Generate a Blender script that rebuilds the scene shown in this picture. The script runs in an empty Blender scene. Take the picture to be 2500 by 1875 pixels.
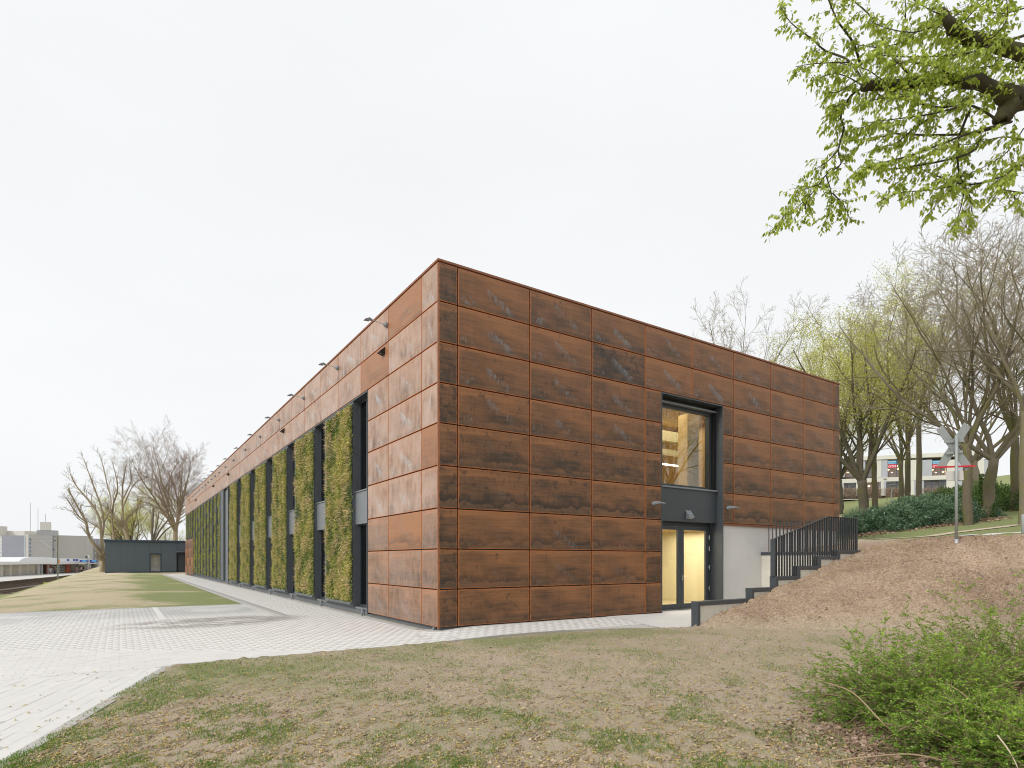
import bpy, math, random
import numpy as np
from mathutils import Vector, Matrix
R = math.radians
rng = np.random.default_rng(7)
random.seed(7)
scene = bpy.context.scene
col = scene.collection

# ------------------------------------------------------------------ camera, sky, sun, exposure
CAM = Vector((-6.907, -13.9325, 1.783)); YAW = R(33.4818); FPX = 1443.6
cam_d = bpy.data.cameras.new('camera'); cam = bpy.data.objects.new('camera', cam_d); col.objects.link(cam)
cam.location = CAM; cam.rotation_euler = (R(90), 0, -YAW)
cam_d.sensor_width = 36; cam_d.lens = FPX / 2500 * 36; cam_d.shift_y = (1366.5 - 937.5) / 2500
cam_d.clip_start = 0.05; cam_d.clip_end = 2000
scene.camera = cam

SUN_EL, SUN_AZ = R(38), R(264)          # azimuth clockwise from +Y: light comes from the left and from behind the camera
world = bpy.data.worlds.new('World'); scene.world = world; world.use_nodes = True
wn = world.node_tree; wn.nodes.clear()
sky = wn.nodes.new('ShaderNodeTexSky'); sky.sky_type = 'NISHITA'; sky.sun_disc = False
sky.sun_elevation = SUN_EL; sky.sun_rotation = SUN_AZ; sky.air_density = 1.5; sky.dust_density = 4.0
hs = wn.nodes.new('ShaderNodeHueSaturation'); hs.inputs['Saturation'].default_value = 0.12
mxs = wn.nodes.new('ShaderNodeMix'); mxs.data_type = 'RGBA'; mxs.inputs[0].default_value = 0.9
mxs.inputs[7].default_value = (8.75, 8.9, 9.0, 1)          # closed, even cloud cover
wtc = wn.nodes.new('ShaderNodeTexCoord'); wmp = wn.nodes.new('ShaderNodeMapping'); wmp.inputs['Scale'].default_value = (1.0, 1.0, 3.0)
wno = wn.nodes.new('ShaderNodeTexNoise'); wno.inputs['Scale'].default_value = 1.6; wno.inputs['Detail'].default_value = 5; wno.inputs['Roughness'].default_value = .5
wra = wn.nodes.new('ShaderNodeMapRange'); wra.inputs[1].default_value = .3; wra.inputs[2].default_value = .7; wra.inputs[3].default_value = .975; wra.inputs[4].default_value = 1.03
wml = wn.nodes.new('ShaderNodeVectorMath'); wml.operation = 'SCALE'; wml.inputs[0].default_value = (8.72, 8.9, 9.05)
wn.links.new(wtc.outputs['Generated'], wmp.inputs[0]); wn.links.new(wmp.outputs[0], wno.inputs['Vector']); wn.links.new(wno.outputs[0], wra.inputs[0]); wn.links.new(wra.outputs[0], wml.inputs['Scale']); wn.links.new(wml.outputs[0], mxs.inputs[7])
bg = wn.nodes.new('ShaderNodeBackground'); bg.inputs['Strength'].default_value = 0.1
wo = wn.nodes.new('ShaderNodeOutputWorld')
wn.links.new(sky.outputs[0], hs.inputs['Color']); wn.links.new(hs.outputs[0], mxs.inputs[6])
wn.links.new(mxs.outputs[2], bg.inputs[0]); wn.links.new(bg.outputs[0], wo.inputs[0])
sun_d = bpy.data.lights.new('sun', 'SUN'); sun_d.energy = 2.0; sun_d.angle = R(14); sun_d.color = (1.0, 0.965, 0.91)
sun = bpy.data.objects.new('sun', sun_d); col.objects.link(sun); sun.location = (-20, -20, 40)
sdir = Vector((math.sin(SUN_AZ) * math.cos(SUN_EL), math.cos(SUN_AZ) * math.cos(SUN_EL), math.sin(SUN_EL)))
sun.rotation_euler = sdir.to_track_quat('Z', 'Y').to_euler()
scene.view_settings.view_transform = 'Standard'; scene.view_settings.look = 'None'
scene.view_settings.exposure = 0.17; scene.view_settings.gamma = 1.0
scene.render.engine = 'CYCLES'
scene.cycles.use_denoising = True; scene.cycles.denoising_prefilter = 'ACCURATE'; scene.cycles.filter_width = 1.05
scene.cycles.max_bounces = 6; scene.cycles.diffuse_bounces = 3; scene.cycles.glossy_bounces = 3
scene.cycles.transparent_max_bounces = 12; scene.cycles.caustics_reflective = False; scene.cycles.caustics_refractive = False
scene.cycles.sample_clamp_indirect = 4.0; scene.cycles.sample_clamp_direct = 0.0

# ------------------------------------------------------------------ helpers
FW = Vector((math.sin(YAW), math.cos(YAW), 0)); RT = Vector((math.cos(YAW), -math.sin(YAW), 0)); UP = Vector((0, 0, 1))
def survey(px, py, d):
    """a point sighted in the photograph, at distance d along the viewing axis, in world metres"""
    return CAM + FW * d + RT * ((px - 1250) / FPX * d) + UP * ((1366.5 - py) / FPX * d)
def survey_plane(px, py, p0, n):
    r = FW + RT * ((px - 1250) / FPX) + UP * ((1366.5 - py) / FPX)
    return CAM + r * ((p0 - CAM).dot(n) / r.dot(n))
def ss(t):
    t = np.clip(t, 0, 1); return t * t * (3 - 2 * t)
def lerp(a, b, t): return a + (b - a) * t

def fast_mesh(name, co, tris=None, quads=None, colors=None, smooth=False, uv=None):
    me = bpy.data.meshes.new(name)
    co = np.asarray(co, dtype=np.float32).reshape(-1, 3)
    me.vertices.add(len(co)); me.vertices.foreach_set('co', co.ravel())
    parts = []; tot = []
    if tris is not None and len(tris): t = np.asarray(tris, dtype=np.int32).reshape(-1, 3); parts.append(t.ravel()); tot.append(np.full(len(t), 3))
    if quads is not None and len(quads): q = np.asarray(quads, dtype=np.int32).reshape(-1, 4); parts.append(q.ravel()); tot.append(np.full(len(q), 4))
    li = np.concatenate(parts); tt = np.concatenate(tot).astype(np.int32)
    me.loops.add(len(li)); me.loops.foreach_set('vertex_index', li.astype(np.int32))
    me.polygons.add(len(tt)); st = np.concatenate([[0], np.cumsum(tt)[:-1]]).astype(np.int32)
    me.polygons.foreach_set('loop_start', st)
    if smooth: me.polygons.foreach_set('use_smooth', np.ones(len(tt), dtype=bool))
    if colors is not None:
        a = me.color_attributes.new('col', 'FLOAT_COLOR', 'POINT')
        c = np.ones((len(co), 4), dtype=np.float32); colors = np.asarray(colors, dtype=np.float32)
        c[:, :colors.shape[1]] = colors; a.data.foreach_set('color', c.ravel())
    me.update(calc_edges=True)
    return me

class MB:
    """collects boxes, bars and tubes for one mesh object"""
    def __init__(s): s.v = []; s.f = []; s.mi = []; s.m = 0
    def quad(s, a, b, c, d):
        n = len(s.v); s.v += [tuple(a), tuple(b), tuple(c), tuple(d)]; s.f.append((n, n+1, n+2, n+3)); s.mi.append(s.m); return s
    def poly(s, pts):
        n = len(s.v); s.v += [tuple(p) for p in pts]; s.f.append(tuple(range(n, n+len(pts)))); s.mi.append(s.m); return s
    def box(s, x0, y0, z0, x1, y1, z1, bev=0.0):
        x0, x1 = min(x0, x1), max(x0, x1); y0, y1 = min(y0, y1), max(y0, y1); z0, z1 = min(z0, z1), max(z0, z1)
        return s.obox(Vector(((x0+x1)/2, (y0+y1)/2, (z0+z1)/2)), Vector((1,0,0)), Vector((0,1,0)), Vector((0,0,1)), (x1-x0)/2, (y1-y0)/2, (z1-z0)/2, bev)
    def obox(s, c, ax, ay, az, hx, hy, hz, bev=0.0):
        n = len(s.v)
        if bev <= 0:
            for sz in (-1, 1):
                for sx, sy in ((-1,-1),(1,-1),(1,1),(-1,1)): s.v.append(tuple(c + ax*(hx*sx) + ay*(hy*sy) + az*(hz*sz)))
            fs = [(0,3,2,1),(4,5,6,7),(0,1,5,4),(1,2,6,5),(2,3,7,6),(3,0,4,7)]
        else:
            b = min(bev, hx*.49, hy*.49, hz*.49)
            for sz, zz, i in ((-1, hz, b), (-1, hz-b, 0), (1, hz-b, 0), (1, hz, b)):
                for sx, sy in ((-1,-1),(1,-1),(1,1),(-1,1)):
                    s.v.append(tuple(c + ax*((hx-i)*sx) + ay*((hy-i)*sy) + az*(zz*sz)))
            fs = [(0,3,2,1),(12,13,14,15)]
            for k in range(3):
                o = k*4
                for j in range(4): fs.append((o+j, o+(j+1)%4, o+4+(j+1)%4, o+4+j))
        for f in fs: s.f.append(tuple(n+i for i in f)); s.mi.append(s.m)
        return s
    def bar(s, a, b, w, h, up=Vector((0,0,1))):
        a = Vector(a); b = Vector(b); d = (b-a); L = d.length; d.normalize()
        if abs(d.dot(up)) > .99: up = Vector((1,0,0))
        x = d.cross(up).normalized(); u = x.cross(d)
        return s.obox((a+b)/2, d, x, u, L/2, w/2, h/2)
    def tube(s, pts, rad, n=8, cap=True):
        pts = [Vector(p) for p in pts]
        if not hasattr(rad, '__len__'): rad = [rad]*len(pts)
        b = len(s.v); ref = Vector((0.31, 0.17, 0.93)); px = None
        for i, p in enumerate(pts):
            d = (pts[min(i+1, len(pts)-1)] - pts[max(i-1, 0)]).normalized()
            if px is None:
                r_ = ref if abs(d.dot(ref)) < .9 else Vector((1,0,0)); px = d.cross(r_).normalized()
            else: px = (px - d*px.dot(d)).normalized()
            py = d.cross(px)
            for k in range(n):
                a = 2*math.pi*k/n; s.v.append(tuple(p + px*(math.cos(a)*rad[i]) + py*(math.sin(a)*rad[i])))
        for i in range(len(pts)-1):
            for k in range(n):
                k2 = (k+1) % n; s.f.append((b+i*n+k, b+i*n+k2, b+(i+1)*n+k2, b+(i+1)*n+k)); s.mi.append(s.m)
        if cap:
            s.f.append(tuple(b+k for k in range(n))[::-1]); s.mi.append(s.m)
            e = b+(len(pts)-1)*n; s.f.append(tuple(e+k for k in range(n))); s.mi.append(s.m)
        return s
    def sphere(s, c, r, n=8, m=6, sq=(1,1,1)):
        c = Vector(c); b = len(s.v)
        s.v.append((c.x, c.y, c.z + r*sq[2]))
        for i in range(1, m):
            t = math.pi*i/m
            for k in range(n):
                a = 2*math.pi*k/n; s.v.append((c.x+r*sq[0]*math.sin(t)*math.cos(a), c.y+r*sq[1]*math.sin(t)*math.sin(a), c.z+r*sq[2]*math.cos(t)))
        s.v.append((c.x, c.y, c.z - r*sq[2])); last = len(s.v)-1
        for k in range(n): s.f.append((b, b+1+k, b+1+(k+1)%n)); s.mi.append(s.m)
        for i in range(m-2):
            for k in range(n):
                o = b+1+i*n; s.f.append((o+k, o+n+k, o+n+(k+1)%n, o+(k+1)%n)); s.mi.append(s.m)
        o = b+1+(m-2)*n
        for k in range(n): s.f.append((o+k, last, o+(k+1)%n)); s.mi.append(s.m)
        return s
    def build(s, name, mat, parent=None, smooth=False):
        off = wloc(parent)
        me = bpy.data.meshes.new(name)
        me.from_pydata([(x-off.x, y-off.y, z-off.z) for x, y, z in s.v], [], s.f)
        mats = mat if isinstance(mat, (list, tuple)) else [mat]
        for m in mats: me.materials.append(m)
        if len(mats) > 1: me.polygons.foreach_set('material_index', s.mi)
        if smooth: me.polygons.foreach_set('use_smooth', [True]*len(s.f))
        me.update()
        o = bpy.data.objects.new(name, me); col.objects.link(o); o.parent = parent
        return o

def wloc(o):
    v = Vector((0,0,0))
    while o is not None: v = v + o.location; o = o.parent
    return v
def link(name, me, mat, parent=None, loc=None):
    if mat is not None and not me.materials: me.materials.append(mat)
    o = bpy.data.objects.new(name, me); col.objects.link(o); o.parent = parent
    if loc is not None: o.location = loc
    return o
def tag(o, label=None, cat=None, group=None, kind=None):
    if label: o['label'] = label
    if cat: o['category'] = cat
    if group: o['group'] = group
    if kind: o['kind'] = kind
    return o
def empty(name, loc, label=None, cat=None, group=None, rz=0):
    o = bpy.data.objects.new(name, None); col.objects.link(o); o.location = loc; o.rotation_euler = (0, 0, rz); o.empty_display_size = .2
    return tag(o, label, cat, group)
def copy_tree(o, parent=None):
    c = o.copy(); col.objects.link(c); c.parent = parent
    for ch in o.children: copy_tree(ch, c)
    return c
ORD = ['nearest', 'second', 'third', 'fourth', 'fifth', 'sixth', 'seventh', 'eighth', 'ninth', 'tenth', 'eleventh', 'twelfth', 'thirteenth', 'fourteenth', 'fifteenth', 'sixteenth', 'seventeenth', 'eighteenth']

# ------------------------------------------------------------------ materials
class NT:
    def __init__(s, name):
        s.m = bpy.data.materials.new(name); s.m.use_nodes = True; s.t = s.m.node_tree; s.t.nodes.clear()
        s.out = s.t.nodes.new('ShaderNodeOutputMaterial')
    def n(s, typ, **kw):
        nd = s.t.nodes.new(typ)
        for k, v in kw.items():
            if isinstance(k, str) and hasattr(nd, k): setattr(nd, k, v)
        return nd
    def set(s, sock, v):
        if hasattr(v, 'is_output') or isinstance(v, bpy.types.NodeSocket): s.t.links.new(v, sock)
        elif v is not None:
            if sock.type == 'RGBA' and len(v) == 3: v = (*v, 1)
            sock.default_value = v
    def math(s, op, a, b=None, c=None, clamp=False):
        nd = s.n('ShaderNodeMath', operation=op, use_clamp=clamp); s.set(nd.inputs[0], a)
        if b is not None: s.set(nd.inputs[1], b)
        if c is not None: s.set(nd.inputs[2], c)
        return nd.outputs[0]
    def vmath(s, op, a, b=None):
        nd = s.n('ShaderNodeVectorMath', operation=op); s.set(nd.inputs[0], a)
        if b is not None: s.set(nd.inputs[1], b)
        return nd.outputs[0]
    def mix(s, f, a, b, blend='MIX'):
        nd = s.n('ShaderNodeMix', data_type='RGBA', blend_type=blend); s.set(nd.inputs[0], f); s.set(nd.inputs[6], a); s.set(nd.inputs[7], b); return nd.outputs[2]
    def noise(s, vec, scale, detail=4, rough=.55, dist=0):
        nd = s.n('ShaderNodeTexNoise'); s.set(nd.inputs['Vector'], vec); s.set(nd.inputs['Scale'], scale); s.set(nd.inputs['Detail'], detail)
        s.set(nd.inputs['Roughness'], rough); s.set(nd.inputs['Distortion'], dist); return nd.outputs[0]
    def ramp(s, v, lo, hi, a=0., b=1.):
        nd = s.n('ShaderNodeMapRange', interpolation_type='SMOOTHSTEP'); s.set(nd.inputs[0], v)
        for i, x in enumerate((lo, hi, a, b)): s.set(nd.inputs[i+1], x)
        return nd.outputs[0]
    def scalev(s, vec, xyz):
        nd = s.n('ShaderNodeMapping'); s.set(nd.inputs['Vector'], vec); nd.inputs['Scale'].default_value = xyz; return nd.outputs[0]
    def pos(s): return s.n('ShaderNodeNewGeometry').outputs['Position']
    def obj(s): return s.n('ShaderNodeTexCoord').outputs['Object']
    def rnd(s): return s.n('ShaderNodeObjectInfo').outputs['Random']
    def attr(s, name, typ='GEOMETRY'): return s.n('ShaderNodeAttribute', attribute_name=name, attribute_type=typ)
    def xyz(s, v):
        nd = s.n('ShaderNodeSeparateXYZ'); s.set(nd.inputs[0], v); return nd.outputs
    def comb(s, x, y, z):
        nd = s.n('ShaderNodeCombineXYZ')
        for i, q in enumerate((x, y, z)): s.set(nd.inputs[i], q)
        return nd.outputs[0]
    def bump(s, h, strength=.3, dist=.02):
        nd = s.n('ShaderNodeBump'); nd.inputs['Strength'].default_value = strength; nd.inputs['Distance'].default_value = dist; s.set(nd.inputs['Height'], h); return nd.outputs[0]
    def pbr(s, color, rough=.6, metal=0, spec=.5, normal=None, **kw):
        b = s.n('ShaderNodeBsdfPrincipled'); s.set(b.inputs['Base Color'], color); s.set(b.inputs['Roughness'], rough); s.set(b.inputs['Metallic'], metal)
        s.set(b.inputs['Specular IOR Level'], spec)
        if normal is not None: s.set(b.inputs['Normal'], normal)
        s.t.links.new(b.outputs[0], s.out.inputs[0]); return s.m

MAT = {}
def plain(name, c, rough=.6, metal=0, var=.12, scale=4, spec=.4, bump=0):
    k = NT(name); p = k.pos(); a = k.noise(p, scale, 5); b = k.noise(p, scale*7, 3)
    f = k.math('MULTIPLY_ADD', k.math('ADD', a, k.math('MULTIPLY', b, .5)), 2*var, 1-1.5*var)
    cc = k.mix(1, (*c, 1), k.comb(f, f, f), 'MULTIPLY')
    k.pbr(cc, k.math('MULTIPLY_ADD', b, .2, rough-.1), metal, spec, k.bump(b, bump, .01) if bump else None)
    MAT[name] = k.m; return k.m
def emit(name, c, st):
    k = NT(name); e = k.n('ShaderNodeEmission'); k.set(e.inputs[0], c); e.inputs[1].default_value = st; k.t.links.new(e.outputs[0], k.out.inputs[0]); MAT[name] = k.m; return k.m
def glass(name, tint=(1,1,1), refl=1.0):
    k = NT(name); t = k.n('ShaderNodeBsdfTransparent'); k.set(t.inputs[0], tint); g = k.n('ShaderNodeBsdfGlossy'); g.inputs['Roughness'].default_value = 0.0
    g.inputs[0].default_value = (1, 1, 1, 1)
    ge = k.n('ShaderNodeNewGeometry'); dt = k.n('ShaderNodeVectorMath', operation='DOT_PRODUCT'); k.t.links.new(ge.outputs['Normal'], dt.inputs[0]); k.t.links.new(ge.outputs['Incoming'], dt.inputs[1])
    f = k.math('POWER', k.math('SUBTRACT', 1.0, k.math('ABSOLUTE', dt.outputs['Value'])), 5.0)
    f = k.math('MULTIPLY', k.math('MULTIPLY_ADD', f, .95, .05), refl, clamp=True)
    mx = k.n('ShaderNodeMixShader'); k.t.links.new(f, mx.inputs[0]); k.t.links.new(t.outputs[0], mx.inputs[1]); k.t.links.new(g.outputs[0], mx.inputs[2])
    k.t.links.new(mx.outputs[0], k.out.inputs[0]); MAT[name] = k.m; return k.m
def leafmat(name, c1, c2, trans=.35, rough=.5, colattr=True):
    k = NT(name); a = k.attr('col'); r = k.n('ShaderNodeSeparateColor'); k.t.links.new(a.outputs['Color'], r.inputs[0])
    base = k.mix(r.outputs[0], (*c1, 1), (*c2, 1)); v = k.math('MULTIPLY_ADD', r.outputs[1], .7, .65)
    cc = k.mix(1, base, k.comb(v, v, v), 'MULTIPLY')
    b = k.n('ShaderNodeBsdfPrincipled'); k.set(b.inputs['Base Color'], cc); b.inputs['Roughness'].default_value = rough; b.inputs['Specular IOR Level'].default_value = .35
    t = k.n('ShaderNodeBsdfTranslucent'); k.set(t.inputs[0], k.mix(1, cc, (1.25, 1.25, .6, 1), 'MULTIPLY'))
    mx = k.n('ShaderNodeMixShader'); mx.inputs[0].default_value = trans
    k.t.links.new(b.outputs[0], mx.inputs[1]); k.t.links.new(t.outputs[0], mx.inputs[2]); k.t.links.new(mx.outputs[0], k.out.inputs[0]); MAT[name] = k.m; return k.m

plain('dark_metal', (.058, .068, .078), .42, 0, .08, 2, .5)
plain('dark_frame', (.042, .049, .056), .4, 0, .06, 3, .5)
plain('fin_metal', (.095, .106, .118), .5, 0, .1, 1.2, .4)
plain('silver_metal', (.19, .205, .22), .42, .3, .03, .5, .5)
plain('sill_metal', (.24, .25, .26), .35, .6, .06, 3)
plain('plinth', (.13, .14, .145), .7, 0, .2, 3)
plain('steel_galv', (.42, .44, .45), .4, .3, .12, 6)
plain('lamp_grey', (.22, .24, .265), .45, 0, .06, 4)
plain('black_plastic', (.012, .012, .013), .5, 0, .05)
plain('stainless', (.6, .6, .58), .25, .9, .05)
plain('timber', (.66, .44, .17), .6, 0, .25, 3)
plain('timber_dark', (.5, .32, .13), .6, 0, .25, 3)
plain('room_white', (.78, .70, .44), .8, 0, .05, 1)
plain('room_floor', (.42, .36, .2), .35, 0, .1, 2)
plain('concrete', (.52, .50, .475), .85, 0, .14, 1.3, .25, .2)
plain('render_white', (.70, .68, .66), .85, 0, .08, 1.0, .25, .1)
plain('concrete_block', (.60, .575, .50), .9, 0, .16, 2.5, .25, .3)
plain('concrete_dark', (.30, .29, .27), .9, 0, .3, 1.5, .25, .3)
plain('sign_grey', (.33, .36, .355), .5, .2, .12, 3)
plain('marking', (.68, .67, .65), .8, 0, .05)
plain('sign_white', (.62, .60, .56), .6, 0, .1, 3)
plain('sign_red', (.62, .03, .045), .45, 0, .1, 3)
plain('roof_grey', (.2, .2, .2), .9, 0, .2)
emit('led', (1.0, .92, .74), 4.0); emit('led_dim', (1.0, .9, .7), 4.0)
emit('warm_bulb', (1.0, .62, .25), 6.0)
glass('glass_clear'); glass('glass_coated', (.95, .96, .9), 1.4); glass('glass_dark', (.25, .28, .3))

def rust_material():
    k = NT('rust_steel'); uv = k.n('ShaderNodeUVMap', uv_map='UVMap').outputs[0]
    u, v, _ = k.xyz(uv); o = k.obj(); rnd = k.rnd()
    pw = k.attr('pw', 'OBJECT').outputs['Fac']; ph = k.attr('ph', 'OBJECT').outputs['Fac']
    tone = k.attr('tone', 'OBJECT').outputs['Fac']; scuff = k.attr('scuff', 'OBJECT').outputs['Fac']; blot = k.attr('blot', 'OBJECT').outputs['Fac']
    r50 = k.math('MULTIPLY', rnd, 91.0)
    seed = k.comb(r50, k.math('MULTIPLY', rnd, 37.0), k.math('MULTIPLY', rnd, 53.0))
    um = k.math('MULTIPLY', u, pw); vm = k.math('MULTIPLY', v, ph)
    P = k.comb(um, 0., vm); Ps = k.vmath('ADD', P, seed)
    big = k.noise(Ps, 1.1, 5, .6); mid = k.noise(Ps, 5, 6, .65, .4)
    # rolling bands run the same way on every sheet, with a sheet's own offset
    band = k.noise(k.vmath('ADD', k.scalev(P, (.35, 1, 5.0)), k.comb(0., 0., k.math('MULTIPLY', rnd, .9))), 1.6, 3, .55)
    streak = k.noise(k.scalev(Ps, (62, 1, .8)), 1.0, 4, .75)
    weave = k.noise(k.scalev(Ps, (4, 1, 60)), 1.0, 3, .6)
    fine = k.noise(Ps, 60, 3, .7)
    f = k.math('ADD', tone, k.math('MULTIPLY', k.math('SUBTRACT', big, .5), 1.1))
    f = k.math('ADD', f, k.math('MULTIPLY', k.math('SUBTRACT', band, .5), 1.8))
    f = k.math('ADD', f, k.math('MULTIPLY', k.math('SUBTRACT', streak, .5), .62))
    f = k.math('ADD', f, k.math('MULTIPLY', k.math('SUBTRACT', weave, .5), .3))
    f = k.math('ADD', f, k.math('MULTIPLY', k.math('SUBTRACT', fine, .5), .35))
    f = k.math('ADD', f, k.math('MULTIPLY', k.math('SUBTRACT', v, .47), .62), clamp=True)
    c = k.mix(f, (.055, .036, .022, 1), (.325, .139, .053, 1))
    hue = k.mix(k.math('MULTIPLY', k.ramp(k.noise(Ps, 2.2, 4), .35, .7), .5), c, (.19, .10, .06, 1)); c = k.mix(.35, c, hue)
    # water marks: a ragged tide line low on the sheet, dark rim with paler rust inside
    tl = k.math('ADD', k.math('MULTIPLY', k.noise(k.comb(um, r50, 0.), 1.9, 5, .6, .3), .62), -.1)
    dv = k.math('SUBTRACT', vm, tl)
    rim = k.math('MULTIPLY', k.math('MULTIPLY', k.ramp(dv, -.03, .0), k.ramp(dv, .0, .26, 1., 0.)), blot)
    c = k.mix(k.math('MULTIPLY', rim, .8), c, (.028, .018, .014, 1))
    inner = k.math('MULTIPLY', k.ramp(dv, -.03, -.015, 1., 0.), blot)
    c = k.mix(k.math('MULTIPLY', inner, .4), c, (.20, .105, .055, 1))
    # dark patches at the corners
    dk = k.ramp(k.math('ADD', mid, k.math('MULTIPLY', k.math('SUBTRACT', tone, .5), .35)), .30, .42, 1., 0.)
    c = k.mix(k.math('MULTIPLY', dk, .6), c, (.03, .02, .016, 1))
    og = k.ramp(k.noise(Ps, 9, 5, .7), .66, .76); c = k.mix(k.math('MULTIPLY', og, .55), c, (.38, .14, .045, 1))
    film_lift = k.attr('film_lift', 'OBJECT').outputs['Fac']  # pale bloom, also carrying the garden face's brighter light as painted colour
    fm = k.math('MULTIPLY', film_lift, k.ramp(k.math('ADD', k.math('MULTIPLY', big, .6), k.math('MULTIPLY', k.noise(k.scalev(Ps, (3, 1, .9)), 2.0, 5, .65), .6)), .32, .72))
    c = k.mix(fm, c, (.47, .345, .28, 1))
    # grey mill-scale scuffs: a slanting row of chips with drips below, as left by the lifting gear
    nx = k.noise(k.scalev(Ps, (9, 1, 2.2)), 1.6, 5, .7)
    lv = k.math('SUBTRACT', k.math('MULTIPLY_ADD', u, -1.25, k.math('MULTIPLY_ADD', rnd, .3, 1.03)), v)          # >0 below the slanting line
    lenm = k.math('MULTIPLY', k.ramp(u, .36, .42), k.ramp(u, .66, .8, 1., 0.))
    drip = k.math('MULTIPLY', k.math('MULTIPLY', k.ramp(lv, -.015, .02), k.ramp(lv, .05, .34, 1., 0.)), lenm)
    chips = k.math('MULTIPLY', drip, k.ramp(k.math('ADD', nx, k.math('MULTIPLY', k.math('SUBTRACT', k.noise(Ps, .9, 2), .5), .6)), .44, .58))
    lv2 = k.math('SQRT', k.math('ADD', k.math('POWER', k.math('SUBTRACT', u, .14), 2.), k.math('POWER', k.math('MULTIPLY', k.math('SUBTRACT', v, .2), .8), 2.)))
    spot = k.math('MULTIPLY', k.ramp(lv2, .06, .14, 1., 0.), k.ramp(k.noise(k.scalev(Ps, (7, 1, 4)), 1.5, 4, .7), .5, .6))
    rs = k.ramp(k.noise(k.scalev(Ps, (6, 1, 2.4)), 1.1, 5, .75), .665, .74)
    sc = k.math('MAXIMUM', k.math('MAXIMUM', chips, k.math('MULTIPLY', spot, .8)), k.math('MULTIPLY', rs, .7))
    sc = k.math('MULTIPLY', k.math('MULTIPLY', sc, k.ramp(k.noise(Ps, 14, 4, .7), .32, .6)), scuff, clamp=True)
    c = k.mix(k.math('MULTIPLY', sc, .85), c, k.mix(k.math('MINIMUM', film_lift, 1.), (.21, .225, .245, 1), (.50, .50, .50, 1)))  # scuffs on bloomed sheets painted paler for that face's sky sheen
    # bright rust along folded edges
    ed = k.math('MINIMUM', k.math('MINIMUM', um, k.math('SUBTRACT', pw, um)), k.math('MINIMUM', vm, k.math('SUBTRACT', ph, vm)))
    ew = k.math('MULTIPLY_ADD', k.noise(Ps, 7, 3), .06, .004)
    c = k.mix(k.math('MULTIPLY', k.ramp(k.math('SUBTRACT', ed, ew), -.018, .012, 1., 0.), .85), c, (.46, .155, .045, 1))
    rough = k.math('ADD', k.math('MULTIPLY_ADD', mid, .2, .34), k.math('MULTIPLY', sc, -.1))
    hgt = k.math('ADD', k.math('MULTIPLY', fine, .4), k.math('MULTIPLY', mid, 1.0))
    k.pbr(c, rough, 0, .45, k.bump(hgt, .10, .005)); MAT['rust_steel'] = k.m
    k = NT('rust_plain'); p = k.pos(); a = k.noise(p, 3, 5); b = k.noise(k.scalev(p, (1, 1, .2)), 30, 4)
    f = k.math('MULTIPLY_ADD', k.math('ADD', a, k.math('MULTIPLY', b, .6)), 1.2, -.35, clamp=True)
    k.pbr(k.mix(f, (.12, .05, .025, 1), (.34, .13, .055, 1)), .5, 0, .5); MAT['rust_plain'] = k.m
rust_material()

def ground_material():
    k = NT('ground_soil'); p = k.pos(); a = k.attr('col'); sp = k.n('ShaderNodeSeparateColor'); k.t.links.new(a.outputs['Color'], sp.inputs[0])
    gr, dirt, far = sp.outputs[0], sp.outputs[1], sp.outputs[2]; upg = k.ramp(gr, .55, .9, .4, .9)
    n1 = k.noise(p, .55, 4, .6); n2 = k.noise(p, 3.2, 6, .7); n3 = k.noise(p, 17, 5, .75); n4 = k.noise(p, 70, 3, .7)
    soil = k.mix(n2, (.345, .27, .195, 1), (.58, .475, .36, 1))
    brown = k.mix(k.ramp(k.math('ADD', k.math('MULTIPLY', n3, .6), k.math('MULTIPLY', n1, .45)), .36, .66), (.26, .18, .125, 1), (.50, .375, .275, 1))
    soil = k.mix(k.math('MULTIPLY', far, .8), soil, k.mix(n3, (.44, .37, .235, 1), (.64, .56, .40, 1)))
    soil = k.mix(dirt, soil, brown)
    n5 = k.noise(p, 190, 2, .6)
    sv = k.math('MULTIPLY_ADD', k.math('ADD', k.math('ADD', n3, n4), n5), 1.15, -.70); soil = k.mix(1, soil, k.comb(sv, sv, sv), 'MULTIPLY')
    gm = k.math('ADD', gr, k.math('ADD', k.math('MULTIPLY', k.math('SUBTRACT', n1, .5), .9), k.math('ADD', k.math('MULTIPLY', k.math('SUBTRACT', n2, .5), 1.0), k.math('MULTIPLY', k.math('SUBTRACT', n3, .5), .8))))
    gm = k.ramp(gm, .42, .70)
    grass = k.mix(n3, (.10, .17, .03, 1), (.22, .30, .075, 1))
    c = k.mix(k.math('MULTIPLY', gm, k.math('MULTIPLY_ADD', upg, .5, k.math('MULTIPLY', k.ramp(n4, .35, .65), .5))), soil, grass)
    h = k.math('ADD', k.math('MULTIPLY', n3, 1.0), k.math('ADD', k.math('MULTIPLY', n4, .35), k.math('MULTIPLY', n2, .6)))
    k.pbr(c, .95, 0, .15, k.bump(h, .85, .06)); MAT['ground_soil'] = k.m
ground_material()

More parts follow.
